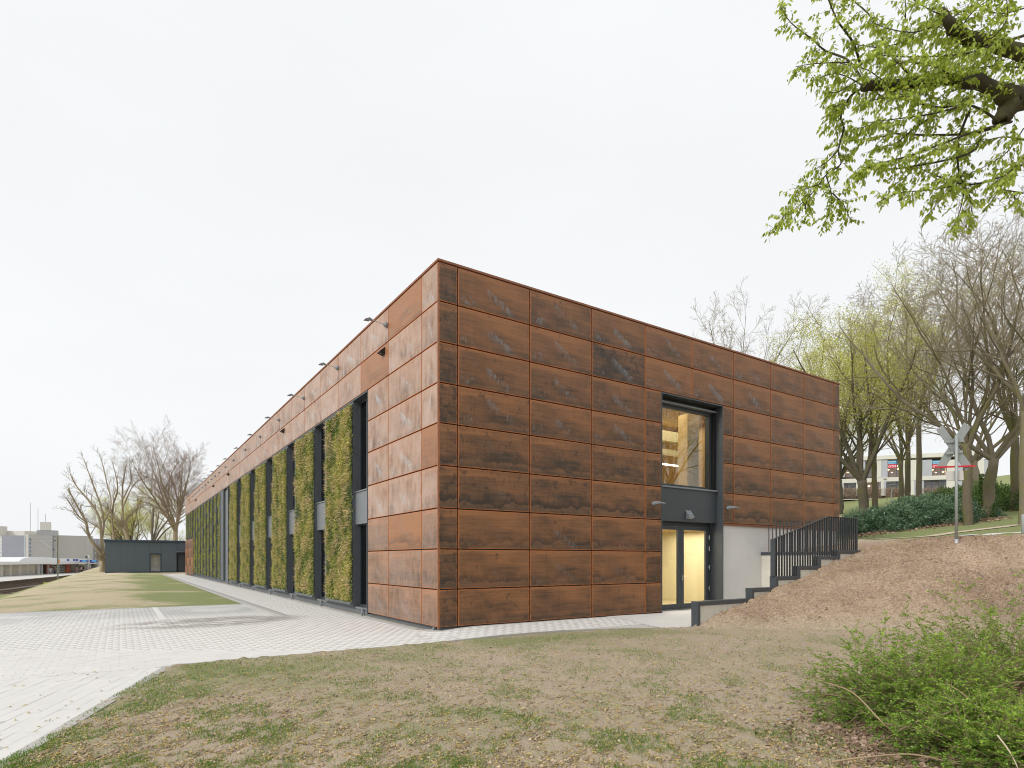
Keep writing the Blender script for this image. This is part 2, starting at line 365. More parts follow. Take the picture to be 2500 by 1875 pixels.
def paving_material():
    k = NT('paving_stone'); p = k.pos(); a = k.attr('col').outputs['Fac']; n1 = k.noise(p, .35, 5, .65, .6); n2 = k.noise(p, 2.0, 5, .6); n3 = k.noise(p, 60, 3)
    v = k.math('ADD', k.math('MULTIPLY_ADD', k.rnd(), .05, .93), k.math('MULTIPLY', k.math('SUBTRACT', n2, .5), .16))
    v = k.math('ADD', v, k.math('MULTIPLY', k.math('SUBTRACT', n3, .5), .14))
    c = k.mix(1, (.64, .625, .60, 1), k.comb(v, v, v), 'MULTIPLY')
    X, Y, Z = k.xyz(p)
    # tyre and mortar smears in the yard, of their own shape
    dx = k.math('DIVIDE', k.math('SUBTRACT', X, k.math('MULTIPLY_ADD', Y, .25, -6.1)), 2.7); dy = k.math('DIVIDE', k.math('SUBTRACT', Y, 6.6), 1.7)
    e = k.math('ADD', k.math('MULTIPLY', dx, dx), k.math('MULTIPLY', dy, dy))
    st = k.math('MULTIPLY', k.ramp(e, .35, 1.4, 1., 0.), k.ramp(k.noise(k.scalev(p, (.5, 1.3, 1)), 1.1, 6, .7, 1.5), .40, .52))
    c = k.mix(k.math('MULTIPLY', st, .85), c, (.28, .26, .235, 1))
    # area of older, greyer stones towards the lawn
    old = k.math('MULTIPLY', k.ramp(Y, 8.2, 10.5), k.ramp(n1, .3, .6)); old = k.math('MULTIPLY', old, k.ramp(X, -2.7, -2.4, 1., 0.))
    c = k.mix(k.math('MULTIPLY', old, .75), c, (.38, .385, .38, 1))
    sm = k.math('MULTIPLY', k.ramp(k.noise(k.scalev(p, (.3, 1.6, 1)), .9, 6, .75, 1.2), .62, .72), .3)
    c = k.mix(sm, c, (.36, .34, .31, 1))
    k.pbr(c, .85, 0, .25, k.bump(n3, .2, .004)); MAT['paving_stone'] = k.m
paving_material()
plain('joint_sand', (.47, .455, .43), .95, 0, .25, 8)
plain('kerb', (.42, .40, .37), .9, 0, .2, 3)
plain('drain', (.36, .37, .37), .6, .1, .2, 6)
plain('court_slab', (.60, .585, .56), .85, 0, .13, .8)
plain('sand', (.52, .43, .32), .95, 0, .15, 2)
plain('ballast', (.155, .13, .11), .95, 0, .45, 6, .2, .8)
plain('rail_steel', (.10, .065, .045), .5, .3, .3, 2)
plain('platform', (.55, .53, .50), .9, 0, .1, 2)
plain('platform_wall', (.16, .13, .105), .95, 0, .5, 2.5)

def bark(name, c1, c2, moss, mf):
    k = NT(name); p = k.obj(); n = k.noise(k.scalev(p, (6, 6, 1.6)), 2.2, 6, .7); n2 = k.noise(p, .9, 4); nz = k.xyz(k.n('ShaderNodeNewGeometry').outputs['Normal'])
    c = k.mix(n, (*c1, 1), (*c2, 1)); m = k.math('MULTIPLY', k.ramp(k.math('ADD', n2, k.math('MULTIPLY', nz[1], .12)), .42, .62), mf)
    c = k.mix(m, c, (*moss, 1)); k.pbr(c, .9, 0, .2, k.bump(n, .5, .03)); MAT[name] = k.m
bark('bark_grey', (.12, .10, .072), (.27, .23, .17), (.19, .18, .07), .6)
bark('bark_tan', (.24, .19, .125), (.44, .365, .25), (.30, .26, .11), .6)
bark('bark_dark', (.06, .05, .036), (.17, .145, .105), (.13, .13, .05), .6)
bark('bark_hornbeam', (.028, .024, .018), (.105, .09, .062), (.085, .085, .03), .6)
bark('bark_moss', (.085, .07, .047), (.20, .165, .115), (.15, .15, .045), .75)
bark('twig_brown', (.22, .18, .12), (.37, .31, .22), (.30, .27, .11), .5)
bark('twig_red', (.26, .185, .145), (.40, .30, .24), (.3, .25, .14), .15)
bark('stem_tan', (.26, .18, .11), (.46, .34, .22), (.3, .25, .15), .2)
leafmat('leaf_spring', (.25, .35, .045), (.48, .54, .12), .45)
leafmat('leaf_bud', (.44, .46, .09), (.62, .61, .20), .4)
leafmat('leaf_shrub', (.045, .125, .016), (.34, .49, .07), .33, .38)
leafmat('leaf_rhodo', (.04, .10, .055), (.19, .28, .17), .12, .32)
leafmat('leaf_dark', (.05, .10, .025), (.17, .26, .08), .2, .45)
leafmat('leaf_wall', (.105, .16, .038), (.50, .47, .165), .35, .45)
leafmat('straw', (.55, .46, .18), (.74, .53, .35), .3, .6)
leafmat('grass', (.075, .17, .022), (.22, .33, .065), .3, .5)
leafmat('catkin', (.50, .33, .12), (.60, .50, .21), .15, .7)
leafmat('litter', (.20, .125, .085), (.46, .34, .26), .1, .8)
leafmat('clod_dark', (.21, .14, .095), (.43, .32, .23), 0., .95)
leafmat('clod', (.27, .195, .135), (.47, .365, .265), 0., .95)

# ------------------------------------------------------------------ terrain
def Bx(y): return np.interp(y, [-40, -14, -8.5, -6.6, -2.95], [16, 14.2, 12.8, 11.0, 6.35])
def Tx(y): return np.interp(y, [-40, -14, -9, -6, -2.95], [24, 20.5, 17.8, 16.0, 18.0])
def pav_edge(x): return np.interp(x, [-20, 2.6, 4.6, 6.62], [-1.52, -1.52, -1.85, -2.75])
KX, KY, KS = -6.2, -1.55, .3267
def in_paving(x, y):
    a = (x < 0.1) & (x > -2.56) & (y > -1.52) & (y < 85)
    b = (x < 0.1) & (x > -16) & (y > -1.52) & (y < 14)
    c = (y <= -1.52) & (x < KX + (y - KY) * KS) & (x > -16)
    d = (x >= 0) & (x < 14.2) & (y > pav_edge(x)) & (y < .3)
    return a | b | c | d
def H(x, y):
    x = np.asarray(x, float); y = np.asarray(y, float)
    u = np.clip((x - Bx(y)) / (Tx(y) - Bx(y)), 0, 1)
    g = 1 - (1 - u) ** 1.12
    h = -.13 + 2.63 * g
    t = Tx(y)
    h = h + np.where(x > t, .05 * np.minimum(x - t, 8), 0) + .125 * np.maximum(x - 26, 0)
    court = (y > -2.82) & (x < 14.22)
    h = np.where(court, -.13, h)
    up = (y > -2.82) & (x >= 14.22)
    h = np.where(up & (x < 21), 2.02 + .45 * ss((x - 14.2) / 6), h)
    h = np.where((y > .35) & (x < 19.7) & (x > .3) & (y < 73), -.5, h)
    h = np.where((y >= 73) & (x < 60), -.13 + 0.0 * x, h)
    h = np.where((y >= 73) & (x >= 20), np.maximum(-.13, .12 * (x - 26)), h)
    xs = -17 + 6 * ss((y - 13) / 5)
    h = h - 2.62 * ss((xs - x) / 8.5)
    lump = .03 * np.sin(x * 1.7 + y * .9) * np.sin(y * 1.3 - x * .6) + .02 * np.sin(x * 4.1 + 2) * np.sin(y * 3.7 + 1)
    dirt = np.clip(u * 6, 0, 1)
    h = h + lump * (.35 + 1.2 * dirt) * np.where(court | up, 0, 1)
    h = np.where((y > 14) & (x > -11) & (x < -2.5) & (y < 85), h + .12 * np.exp(-((x + 7.2) / 2.4) ** 2) * ss((y - 14) / 4), h)
    return h
def spaced(*segs):
    out = []
    for a, b, st in segs: out.append(np.arange(a, b - 1e-9, st))
    return np.unique(np.round(np.concatenate(out + [[segs[-1][1]]]), 4))
gx = spaced((-600, -100, 50), (-100, -30, 5), (-30, -16, 1), (-16, -9, .5), (-9, 18, .11), (18, 40, .6), (40, 140, 5), (140, 700, 70))
gx = np.unique(np.concatenate([gx, [-2.56, -2.5, 14.2, 14.24, 19.7, 19.74]]))
gy = spaced((-300, -40, 26), (-40, -14, 1.5), (-14, -1.2, .11), (-1.2, 20, .5), (20, 90, 2), (90, 260, 10), (260, 800, 60))
gy = np.unique(np.concatenate([gy, [-2.84, -2.80, 13.98, 14.04, -1.55, -1.50, 73, 73.05]]))
GX, GY = np.meshgrid(gx, gy); Z = H(GX, GY)
pv = in_paving(GX, GY); Z = np.where(pv, -.26, Z)
fine = .012 * rng.standard_normal(Z.shape) * ((GX > -9) & (GX < 18) & (GY > -14) & (GY < -1.2)) * ~pv
Z = Z + fine * (1 + 1.6 * np.clip((GX - Bx(GY)), 0, 1))
nx_, ny_ = len(gx), len(gy)
idx = np.arange(nx_ * ny_).reshape(ny_, nx_)
q = np.stack([idx[:-1, :-1], idx[:-1, 1:], idx[1:, 1:], idx[1:, :-1]], -1).reshape(-1, 4)
u_ = (GX - Bx(GY)); dirt = np.clip(u_ / 1.2, 0, 1) * (GX < Tx(GY) + 2.6)
grs = np.full(GX.shape, .44)
grs += .22 * np.exp(-((GY + 2.6) / 1.1) ** 2) * (GX > -6) + .16 * np.exp(-((GX - (KX + (GY - KY) * KS) - .5) / .6) ** 2) * (GY < -1.5)
grs += .10 * np.sin(GX * .8 + GY * 1.1) * np.sin(GY * .7 - GX * .3) - .1 * ss((-6.5 - GY) / 3) * ss((GX + 2) / 3)
grs -= .3 * ss((GX - Bx(GY) + 2.0) / 2.0)
grs = np.where(dirt > .05, grs * (1 - dirt) - .3 * dirt, grs)
upper = ss((GX - Tx(GY) - 2.6) / .8); grs = grs * (1 - upper) + .95 * upper
wave_lawn = sum(np.sin(a_*GX + b_*GY + c_) for a_, b_, c_ in ((1.1, .35, 0), (-.7, .5, 1.3), (.45, -.8, 2.1), (1.9, .9, .4), (-1.5, 1.2, 3.3), (.3, 1.7, 5.0))) / 2.4
lw = (GY > 13.9) & (GX < -2.4) & (GX > -14)
grs = np.where(lw, .42 + .55 * ss((GX + 7.4) / 3.0) + .14 * np.sin(GY * .9) * np.sin(GY * .37 + GX * .4) + .22 * wave_lawn - .25 * ss((GY - 70) / 10), grs)
grs = np.where((GX < -12.0) & (GY > 14), .95, grs)
grs = np.where((GY > -2.82) & (GX > 14) & (GX < 22), 0, grs)
grs = np.where((GY > 85), .5, grs)
gcol = np.stack([np.clip(grs, 0, 1), dirt, lw.astype(float)], -1).reshape(-1, 3)
gme = fast_mesh('ground', np.stack([GX, GY, Z], -1), quads=q, colors=gcol, smooth=True)
ground = tag(link('ground', gme, MAT['ground_soil']), kind='structure')

# ------------------------------------------------------------------ paving: every stone has its own edges
def zpav(x, y):
    return -.15 + .137 * ss((x + 1.2) / 2.4) * ss((y + 2.4) / 2.2) * ss((1.6 - y) / 1.6)
paving = tag(MB().box(-16, -1.5, -.24, -2.0, 13.98, -.1525).box(-2.0, -1.5, -.24, -.9, 78, -.1523).box(-.9, .9, -.24, .1, 78, -.1521).box(-16, -9, -.24, -6.4, -1.5, -.1527).build('paving', MAT['joint_sand']), kind='structure')
pb = MB(); pxs = list(np.linspace(-.9, 6.1, 15))
for a_, b_ in zip(pxs[:-1], pxs[1:]):
    for j in range(8):
        q_ = []
        for x, t in ((a_, j/8), (b_, j/8), (b_, (j+1)/8), (a_, (j+1)/8)):
            y = lerp(float(pav_edge(x)), .9 if b_ <= .12 else .3, t); q_.append((x, y, float(zpav(x, y if b_ <= .12 else min(y, 0.0))) - .0025))
        pb.quad(*q_)
pb.build('paving_bed', MAT['joint_sand'], paving)
stones = []       # (centre, half sizes, axis angle)
yy = -1.42; row = 0
while yy < 76:
    x0 = -2.42 if yy > 14 else -13.0
    xx = x0 + (.135 if row % 2 else 0)
    while xx < -.02 or (xx < 6.0 and yy < -.02):
        w = .135
        if xx + .13 > -.0 and yy > -.1 : 
            if xx > -.08: break
        if pav_edge(xx) < yy - .09:
            if not (-2.36 < xx < -2.03 and 7.2 < yy < 76): stones.append((xx, yy, w, .1, 0.))
        xx += .27
    yy += .2; row += 1
ka = math.atan2(1, KS) - math.pi/2       # stones of the drive run along its kerb
ux, uy = math.sin(-ka), math.cos(-ka); vx, vy = math.cos(ka), math.sin(ka)
for i in range(0, 44):
    s_ = -(.11 + i * .18); bx, by = KX - .05 + s_ * vx, KY + s_ * vy; t_ = (by + 1.56) / uy; first = True
    while t_ < 9:
        ln = .27 if (first and i % 2) else .54; first = False
        cx = bx - (t_ + ln/2) * ux; cy = by - (t_ + ln/2) * uy; t_ += ln
        if cx > -13: stones.append((cx, cy, .09, ln/2, ka))
def stone_geo(cx, cy, hx, hy, a, z, b=.0014, g=.0016, follow=False):
    c, s = math.cos(a), math.sin(a); hx -= g; hy -= g; v = []
    for ins, zz in ((0, -.05), (0, -b), (b, 0)):
        for sx, sy in ((-1,-1),(1,-1),(1,1),(-1,1)):
            lx, ly = sx*(hx-ins), sy*(hy-ins); X_, Y_ = cx + lx*c - ly*s, cy + lx*s + ly*c; v.append((X_, Y_, z + zz + (float(zpav(X_, Y_)) if follow else 0)))
    return v
SF = [(8,9,10,11)] + [(k*4+j, k*4+(j+1)%4, k*4+4+(j+1)%4, k*4+4+j) for k in range(2) for j in range(4)]
def view_size(s):
    d = Vector((s[0], s[1], -.15)) - CAM; w = d.dot(FW)
    if w < .5: return 0
    px = 1250 + FPX * d.dot(RT) / w; py = 1366.5 - FPX * d.z / w
    if px < -30 or px > 2530 or py > 1900: return 0
    return s[2] * s[3] / w ** 3
order = sorted(range(len(stones)), key=lambda i: -view_size(stones[i])); top = set(order[:300])
shared = {}
for i in order[:300]:
    cx, cy, hx, hy, a = stones[i]; key = (hx, hy, round(a, 3))
    if key not in shared:
        me = bpy.data.meshes.new('paving_stone'); me.from_pydata(stone_geo(0, 0, hx, hy, 0, 0), [], SF); me.materials.append(MAT['paving_stone']); me.update(); shared[key] = me
    o = bpy.data.objects.new('paving_stone', shared[key]); col.objects.link(o); o.parent = paving
    o.location = (cx, cy, zpav(cx, cy) + random.uniform(-.002, .002)); o.rotation_euler = (random.uniform(-.004, .004), random.uniform(-.004, .004), a)
vv = []; ff = []
for i, s in enumerate(stones):
    if i in top: continue
    n = len(vv); vv += stone_geo(*s, random.uniform(-.0015, .0015), follow=True); ff += [[n+k for k in f] for f in SF]
pr = link('paving_stones', fast_mesh('paving_stones', vv, quads=ff), MAT['paving_stone'], paving); tag(pr, kind='stuff')
# white marking stones, drain channel and kerbs in the paving
mk = []
for k in range(22):
    if k % 1 == 0:
        o = MB().box(-5.86, 8.3 + k*.26, -.149, -5.68, 8.3 + k*.26 + .2, -.142, .003).build('marking_stone', MAT['marking'], paving)
MB().box(-2.18, 7.2, -.2, -2.03, 77, -.147).build('drain_channel', MAT['drain'], paving)
MB().box(-2.36, 7.2, -.2, -2.20, 77, -.138, .008).build('drain_kerb', MAT['kerb'], paving)
y_ = 14.03
while y_ < 77: MB().box(-2.56, y_, -.3, -2.47, y_ + .99, -.128, .01).build('kerb_stone', MAT['kerb'], paving); y_ += 1.0
x_ = -13.0
while x_ < -2.6: MB().box(x_, 14.0, -.3, min(x_ + .99, -2.57), 14.08, -.135, .01).build('kerb_stone', MAT['kerb'], paving); x_ += 1.0
x_ = KX + .06
while x_ < 6.4:
    x2 = min(x_ + .99, 6.55); ya, yb = float(pav_edge(x_)), float(pav_edge(x2))
    MB().bar((x_, ya - .02, -.2 + float(zpav(x_, ya)) + .15), (x2, yb - .02, -.2 + float(zpav(x2, yb)) + .15), .07, .14).build('kerb_stone', MAT['kerb'], paving); x_ += 1.0
for k in range(9):
    a = Vector((KX, KY, -.2)) + Vector((-ux, -uy, 0)) * (k * 1.0 + .02) + Vector((vx, vy, 0)) * .04; b = a + Vector((-ux, -uy, 0)) * .985
    MB().bar(a, b, .13, .14).build('kerb_stone', MAT['kerb'], paving)
# slab of the sunken entrance court
cf = MB(); cxs = list(np.linspace(5.86, 8.4, 9)) + [14.2]; cys = list(np.linspace(0, 1, 9))
def cfp(x, t):
    lo = max(float(pav_edge(x)), -2.74); y = lerp(lo, .62, t); return (x, y, lerp(float(zpav(x, min(y, 0))) + .006, -.022, float(ss((x - 6.0) / 2.2))))
for i in range(len(cxs)-1):
    for j in range(8): cf.quad(cfp(cxs[i], cys[j]), cfp(cxs[i+1], cys[j]), cfp(cxs[i+1], cys[j+1]), cfp(cxs[i], cys[j+1]))
tag(cf.build('court_floor', MAT['court_slab']), kind='structure')

# ------------------------------------------------------------------ the rusty hall
hall = empty('rusty_steel_hall', (0, 0, 0), 'long low hall clad in rusty weathering steel panels with green planted side', 'building')
ZR = [0, 1.0, 2.0654, 3.1369, 4.2564, 5.3693, 6.4239, 7.4917, 8.5533, 9.5811]
XC = [0, .579] + [.579 + 2.3437*k for k in range(1, 9)] + [19.83]
YC = [0, 1.02, 3.46] + [3.46 + 2.5*k for k in range(1, 28)] + [72.77]
OPX0, OPX1 = 8.38, 11.67
pm_cache = {}
def panel_mesh(w, h):
    key = (round(w, 3), round(h, 3))
    if key in pm_cache: return pm_cache[key]
    hw, hh, g, b = w/2, h/2, .016, .005; v = []
    for ins, yv in ((g, .045), (g, b), (g + b, 0)):
        for sx, sz in ((-1,-1),(1,-1),(1,1),(-1,1)): v.append((sx*(hw-ins), yv, sz*(hh-ins)))
    fs = [(8,9,10,11)] + [(k*4+j, k*4+(j+1)%4, k*4+4+(j+1)%4, k*4+4+j) for k in range(2) for j in range(4)]
    me = bpy.data.meshes.new('facade_panel'); me.from_pydata(v, [], fs); me.materials.append(MAT['rust_steel'])
    uv = me.uv_layers.new(name='UVMap')
    for lp in me.loops:
        c = v[lp.vertex_index]; uv.data[lp.index].uv = ((c[0]+hw)/w, (c[2]+hh)/h)
    me.update(); pm_cache[key] = me; return me
def panel(face, a0, a1, z0, z1, tone, scuff, blot, y=0.0, film_lift=0.0):
    o = bpy.data.objects.new('facade_panel', panel_mesh(a1-a0, z1-z0)); col.objects.link(o); o.parent = hall
    if face == 'R': o.location = ((a0+a1)/2, y, (z0+z1)/2)
    else: o.location = (y, (a0+a1)/2, (z0+z1)/2); o.rotation_euler = (0, 0, -math.pi/2)
    o['pw'] = a1-a0; o['ph'] = z1-z0; o['tone'] = tone; o['scuff'] = scuff; o['blot'] = blot; o['film_lift'] = film_lift
    return o
rr = random.Random(3)
for r in range(9):                                    # entrance face
    z0, z1 = ZR[r], ZR[r+1]
    sc = [.0, .35, .45, .15, .15, .7, .9, .95, 1.0][r]
    bl = [.25, .6, .7, .9, .8, .6, .25, .15, .15][r]
    for c in range(10):
        a0, a1 = XC[c], XC[c+1]; segs = [(a0, a1)]
        if z1 < 7.6: segs = [(p, q_) for p, q_ in ((a0, min(a1, OPX0)), (max(a0, OPX1), a1)) if q_ - p > .05]
        for p, q_ in segs:
            if p >= OPX1 - .01 and z0 < 3.0: continue
            nar = (q_ - p) < 1
            tone = [.44, .52, .52, .40, .40, .48, .53, .55, .55][r] + rr.uniform(-.11, .11) + (.07 if c >= 5 else 0)
            if c == 0: tone = .27 + rr.uniform(-.05, .05) + (.1 if r == 4 else 0)
            elif nar: tone = .38
            if (r, c) == (7, 3): tone = .2
            if (r, c) in ((4, 1), (3, 1)): tone = .36
            panel('R', p, q_, z0, z1, tone, sc * (.15 if nar else 1) * rr.uniform(.75, 1.1) * (.6 if c > 6 else 1), bl * rr.uniform(.6, 1.1) * (.3 if nar and c else 1))
for r in range(9):                                    # long garden face: three bays of panels, then the two-course fascia
    z0, z1 = ZR[r], ZR[r+1]
    for c in range(len(YC)-1):
        a0, a1 = YC[c], YC[c+1]
        if r < 7:
            if a0 > 5: continue
            a1 = min(a1, 5.28)
        tone = (.66 if r > 2 else .5) + rr.uniform(-.1, .1); sc = .9 if r >= 3 else .45
        if (r, c) in ((8, 1), (7, 2), (2, 1)): tone, sc = 1.0, .2
        if (r, c) == (4, 0): tone = .9
        if (r, c) in ((8, 27),): tone = 1.0
        if r < 7 and c == 0: sc *= .5
        panel('L', a0, a1, z0, z1, tone, sc * rr.uniform(.7, 1.2), .25 * rr.uniform(0, 1) if r > 2 else .5, film_lift=(.05 if tone > .85 else rr.uniform(.6, .85) * (1 if r > 2 else .45)))
FE0, FE1 = 63.0, 72.77                                # far end: louvred rust panels under the last planted strips
for r in range(4):
    w = (FE1 - FE0) / 4
    for c in range(4): panel('L', FE0 + c*w, FE0 + (c+1)*w, ZR[r], ZR[r+1], .35 + .6*((r + c) % 2) * (r < 3), .1, .2)
for r in range(3):
    for c in (1, 3):
        lm = MB(); w = (FE1 - FE0) / 4
        for k in range(7): lm.box(-.03, FE0 + c*w + .35, ZR[r] + .16 + k*.1, .0, FE0 + (c+1)*w - .35, ZR[r] + .2 + k*.1)
        lm.build('louvre', MAT['rust_plain'], hall)
# backing walls, base, roof
w_ = MB()
w_.box(.06, .06, .0, OPX0 - .02, .32, 9.5); w_.box(OPX1 + .02, .06, 3.1369, 19.77, .32, 9.5); w_.box(OPX0 - .02, .06, 7.50, OPX1 + .02, .32, 9.5)
w_.box(.06, .32, 7.5, .30, 72.7, 9.5); w_.box(.06, .32, .0, .30, 5.27, 7.5)
w_.build('backing_wall', MAT['black_plastic'], hall)
MB().box(.335, 5.3, -.3, .5, 72.7, 7.5).box(.36, 72.0, -.3, 19.7, 72.7, 9.4).box(19.5, .35, -.3, 19.76, 72, 9.4).build('core_wall', MAT['dark_frame'], hall)
MB().box(OPX1 + .03, .10, -.3, 19.77, .5, 3.1369).build('concrete_base', MAT['render_white'], hall)
MB().box(OPX1 + .03, .03, 3.06, 19.8, .1, 3.135).build('base_trim', MAT['rust_plain'], hall)
MB().box(.1, .1, 9.3, 19.75, 72.7, 9.45).build('roof', MAT['roof_grey'], hall)
cp = MB(); cp.box(-.02, -.02, 9.592, 19.85, .34, 9.648); cp.box(-.02, .341, 9.592, .34, 72.79, 9.647); cp.box(19.5, .341, 9.592, 19.85, 72.79, 9.646); cp.box(.341, 72.4, 9.592, 19.499, 72.79, 9.645)
cp.build('roof_cap', MAT['rust_plain'], hall)
MB().box(-.005, .004, -.02, .05, .05, 9.55).build('corner_trim', MAT['rust_plain'], hall)
MB().box(.12, .10, -.3, .33, 5.3, -.002).box(.33, .10, -.3, OPX0 - .02, .32, -.002).box(.12, 5.3, -.3, .33, 72.7, .1).build('plinth', MAT['plinth'], hall)
for y_ in (.35, 5.95, 11.0, 16.0, 21.0, 26.0, 31.0, 36.5):
    MB().tube([(.05, y_, .08), (.05, y_, -.03), (.03, y_, -.05), (.03, y_, -.2)], .035, 8).build('drain_pipe', MAT['lamp_grey'], hall)
# side face below the fascia: fins, windows, silver spandrels
def fin(y0, y1, z0=.1, z1=7.46):
    return MB().box(.012, y0, z0, .334, y1, z1, .004).build('fin', MAT['fin_metal'], hall)
def side_window(y0, y1):
    f = MB(); x0, x1 = .24, .32
    for a, b in ((y0, y0+.09), (y1-.09, y1), ((y0+y1)/2-.03, (y0+y1)/2+.03)): f.box(x0, a, .12, x1, b, 7.44)
    for z in (.12, 3.0, 4.2, 7.36): f.box(x0 + .004, y0, z, x1 - .004, y1, z + .08)
    wd = f.build('window', MAT['dark_frame'], hall)
    MB().box(.285, y0+.09, .2, .295, y1-.09, 3.0).build('pane', MAT['glass_dark'], wd); MB().box(.285, y0+.09, 4.28, .295, y1-.09, 7.36).build('pane', MAT['glass_dark'], wd)
    MB().box(.10, y0 + .002, 3.04, .235, y1 - .002, 4.17).build('spandrel', MAT['silver_metal'], wd)
    MB().box(.06, y0 + .002, 4.172, .238, y1 - .002, 4.21).build('sill', MAT['sill_metal'], wd)
    MB().box(.09, y0, .05, .32, y1, .118).build('threshold', MAT['sill_metal'], wd)
MB().box(-.012, 5.285, -.05, .33, 5.315, 7.485).build('jamb', MAT['dark_metal'], hall)
BAY = [6.81 + 4.995*k for k in range(6)]              # start of each wide planted bay
for k, b in enumerate(BAY):
    side_window(5.32 if k == 0 else b - 1.47, b)
    fin(b, b + 3.52)
side_window(BAY[-1] + 3.52, BAY[-1] + 4.6)
fin(BAY[-1] + 4.6, BAY[-1] + 4.9)
MB().box(.16, 36.66, .1, .30, 38.9, 7.4).build('entrance_panel', MAT['silver_metal'], hall)
for z in (1.5, 2.9, 4.3, 5.7): MB().box(.155, 36.67, z, .16, 38.89, z + .012).build('entrance_joint', MAT['dark_frame'], hall)
fin(38.9, 40.5)
NB = [40.5 + 2.5*k for k in range(9)]                 # narrow planted strips
for b in NB: fin(b, b + 1.3); MB().box(.26, b + 1.3, .1, .33, b + 2.5, 7.4).build('dark_infill', MAT['dark_frame'], hall)
MB().box(.2, FE0, 4.27, .33, FE1 - .1, 7.46).build('dark_infill', MAT['fin_metal'], hall)
for k in range(4): fin(63.5 + k*2.3, 64.7 + k*2.3, 4.28)
MB().box(.0, 5.29, 7.44, .335, 72.7, 7.482).build('soffit', MAT['dark_metal'], hall)
# entrance: tall opening with double door, spandrel and big window
rv = MB(); rv.box(OPX0 - .012, -.015, -.02, OPX0 + .035, .8, 7.485); rv.box(OPX1 - .035, -.005, -.02, OPX1 + .012, .8, 7.485); rv.box(OPX0 + .036, .0, 7.44, OPX1 - .036, .8, 7.486)
rv.build('opening_lining', MAT['dark_metal'], hall)
MB().box(OPX0 + .04, .26, 3.14, OPX1 - .04, .5, 4.3).build('entrance_spandrel', MAT['dark_metal'], hall)
MB().box(OPX0 + .04, .20, 4.302, OPX1 - .04, .5, 4.36, .008).build('window_sill', MAT['lamp_grey'], hall)
f = MB(); yw0, yw1 = .40, .5
f.box(OPX0 + .04, yw0, 4.362, OPX0 + .16, yw1, 7.43); f.box(OPX1 - .30, yw0, 4.362, OPX1 - .04, yw1, 7.43); f.box(OPX0 + .16, yw0 + .002, 7.13, OPX1 - .30, yw1, 7.43); f.box(OPX0 + .16, yw0 + .002, 4.362, OPX1 - .30, yw1, 4.46)
wd = f.build('entrance_window', MAT['dark_frame'], hall)
MB().box(OPX0 + .16, .45, 4.46, OPX1 - .30, .458, 7.13).build('pane', MAT['glass_coated'], wd)
MB().box(OPX1 - .16, .28, 4.37, OPX1 - .12, .38, 7.42).box(OPX1 - .11, .28, 4.37, OPX1 - .075, .38, 7.42).build('blind_rail', MAT['black_plastic'], wd)
MB().box(OPX0 + .045, .24, 7.25, OPX1 - .045, .39, 7.30).build('blind_box', MAT['lamp_grey'], wd)
dy0, dy1 = .56, .64
fr = MB(); fr.box(OPX0 + .04, dy0, 0, OPX0 + .14, dy1, 3.13); fr.box(OPX1 - .14, dy0, 0, OPX1 - .04, dy1, 3.13); fr.box(OPX0 + .14, dy0 + .002, 2.98, OPX1 - .14, dy1, 3.13)
door = fr.build('entrance_door', MAT['dark_frame'], hall)
xm = (OPX0 + OPX1) / 2 - .03
for a, b in ((OPX0 + .145, xm - .008), (xm + .008, OPX1 - .145)):
    l = MB(); y0, y1 = dy0 - .02, dy1 - .02
    l.box(a, y0, .02, a + .15, y1, 2.975); l.box(b - .15, y0, .02, b, y1, 2.975); l.box(a + .15, y0 + .002, 2.86, b - .15, y1, 2.975); l.box(a + .15, y0 + .002, .02, b - .15, y1, .19)
    lf = l.build('door_leaf', MAT['dark_metal'], door)
    MB().box(a + .15, y0 + .03, .19, b - .15, y0 + .038, 2.86).build('pane', MAT['glass_clear'], door)
hd = MB(); hd.box(xm + .05, dy0 - .032, 1.02, xm + .09, dy0 - .021, 1.24, .003); hd.tube([(xm + .07, dy0 - .03, 1.16), (xm + .07, dy0 - .08, 1.16), (xm + .2, dy0 - .08, 1.16)], .011, 8); hd.build('door_handle', MAT['stainless'], door)
for z in (.17, .72, 1.5, 2.2, 2.62):
    MB().tube([(OPX1 - .135, dy0 - .05, z - .09), (OPX1 - .135, dy0 - .05, z + .09)], .016, 8).box(OPX1 - .20, dy0 - .045, z - .03, OPX1 - .14, dy0 - .021, z + .03).build('hinge', MAT['stainless'], door)
MB().box(OPX0 + .05, .5, -.02, OPX1 - .05, .75, .015).build('threshold', MAT['sill_metal'], hall)
# rooms behind the glass
rm = MB(); rm.box(7.4, .66, 3.0, 13.6, 7.0, 3.3); rm.m = 0
rm.build('upper_floor', MAT['timber_dark'], hall)
MB().box(7.4, .66, -.1, 13.6, 7.0, .01).build('room_floor', MAT['room_floor'], hall)
MB().box(7.3, .66, -.1, 7.4, 7.0, 7.6).box(13.6, .66, -.1, 13.7, 7.0, 3.0).box(7.3, 6.0, .01, 13.6, 6.1, 3.0).build('room_wall', MAT['room_white'], hall)
MB().box(7.4, .66, 7.5, 13.7, 7.1, 7.6).box(7.3, 7.0, 3.3, 13.7, 7.1, 7.5).box(13.6, .66, 3.3, 13.7, 7.0, 7.5).build('timber_lining', MAT['timber_dark'], hall)
MB().box(11.25, 1.3, 3.3, 11.9, 1.75, 7.5).box(10.1, 5.3, .01, 10.45, 5.6, 3.0).box(7.9, 5.0, .01, 8.2, 5.3, 3.0).build('timber_post', MAT['timber'], hall)
for z, h in ((6.2, .2), (6.75, .42)): MB().box(7.4, 3.1, z, 13.6, 3.35, z + h).build('timber_beam', MAT['room_white'], hall)
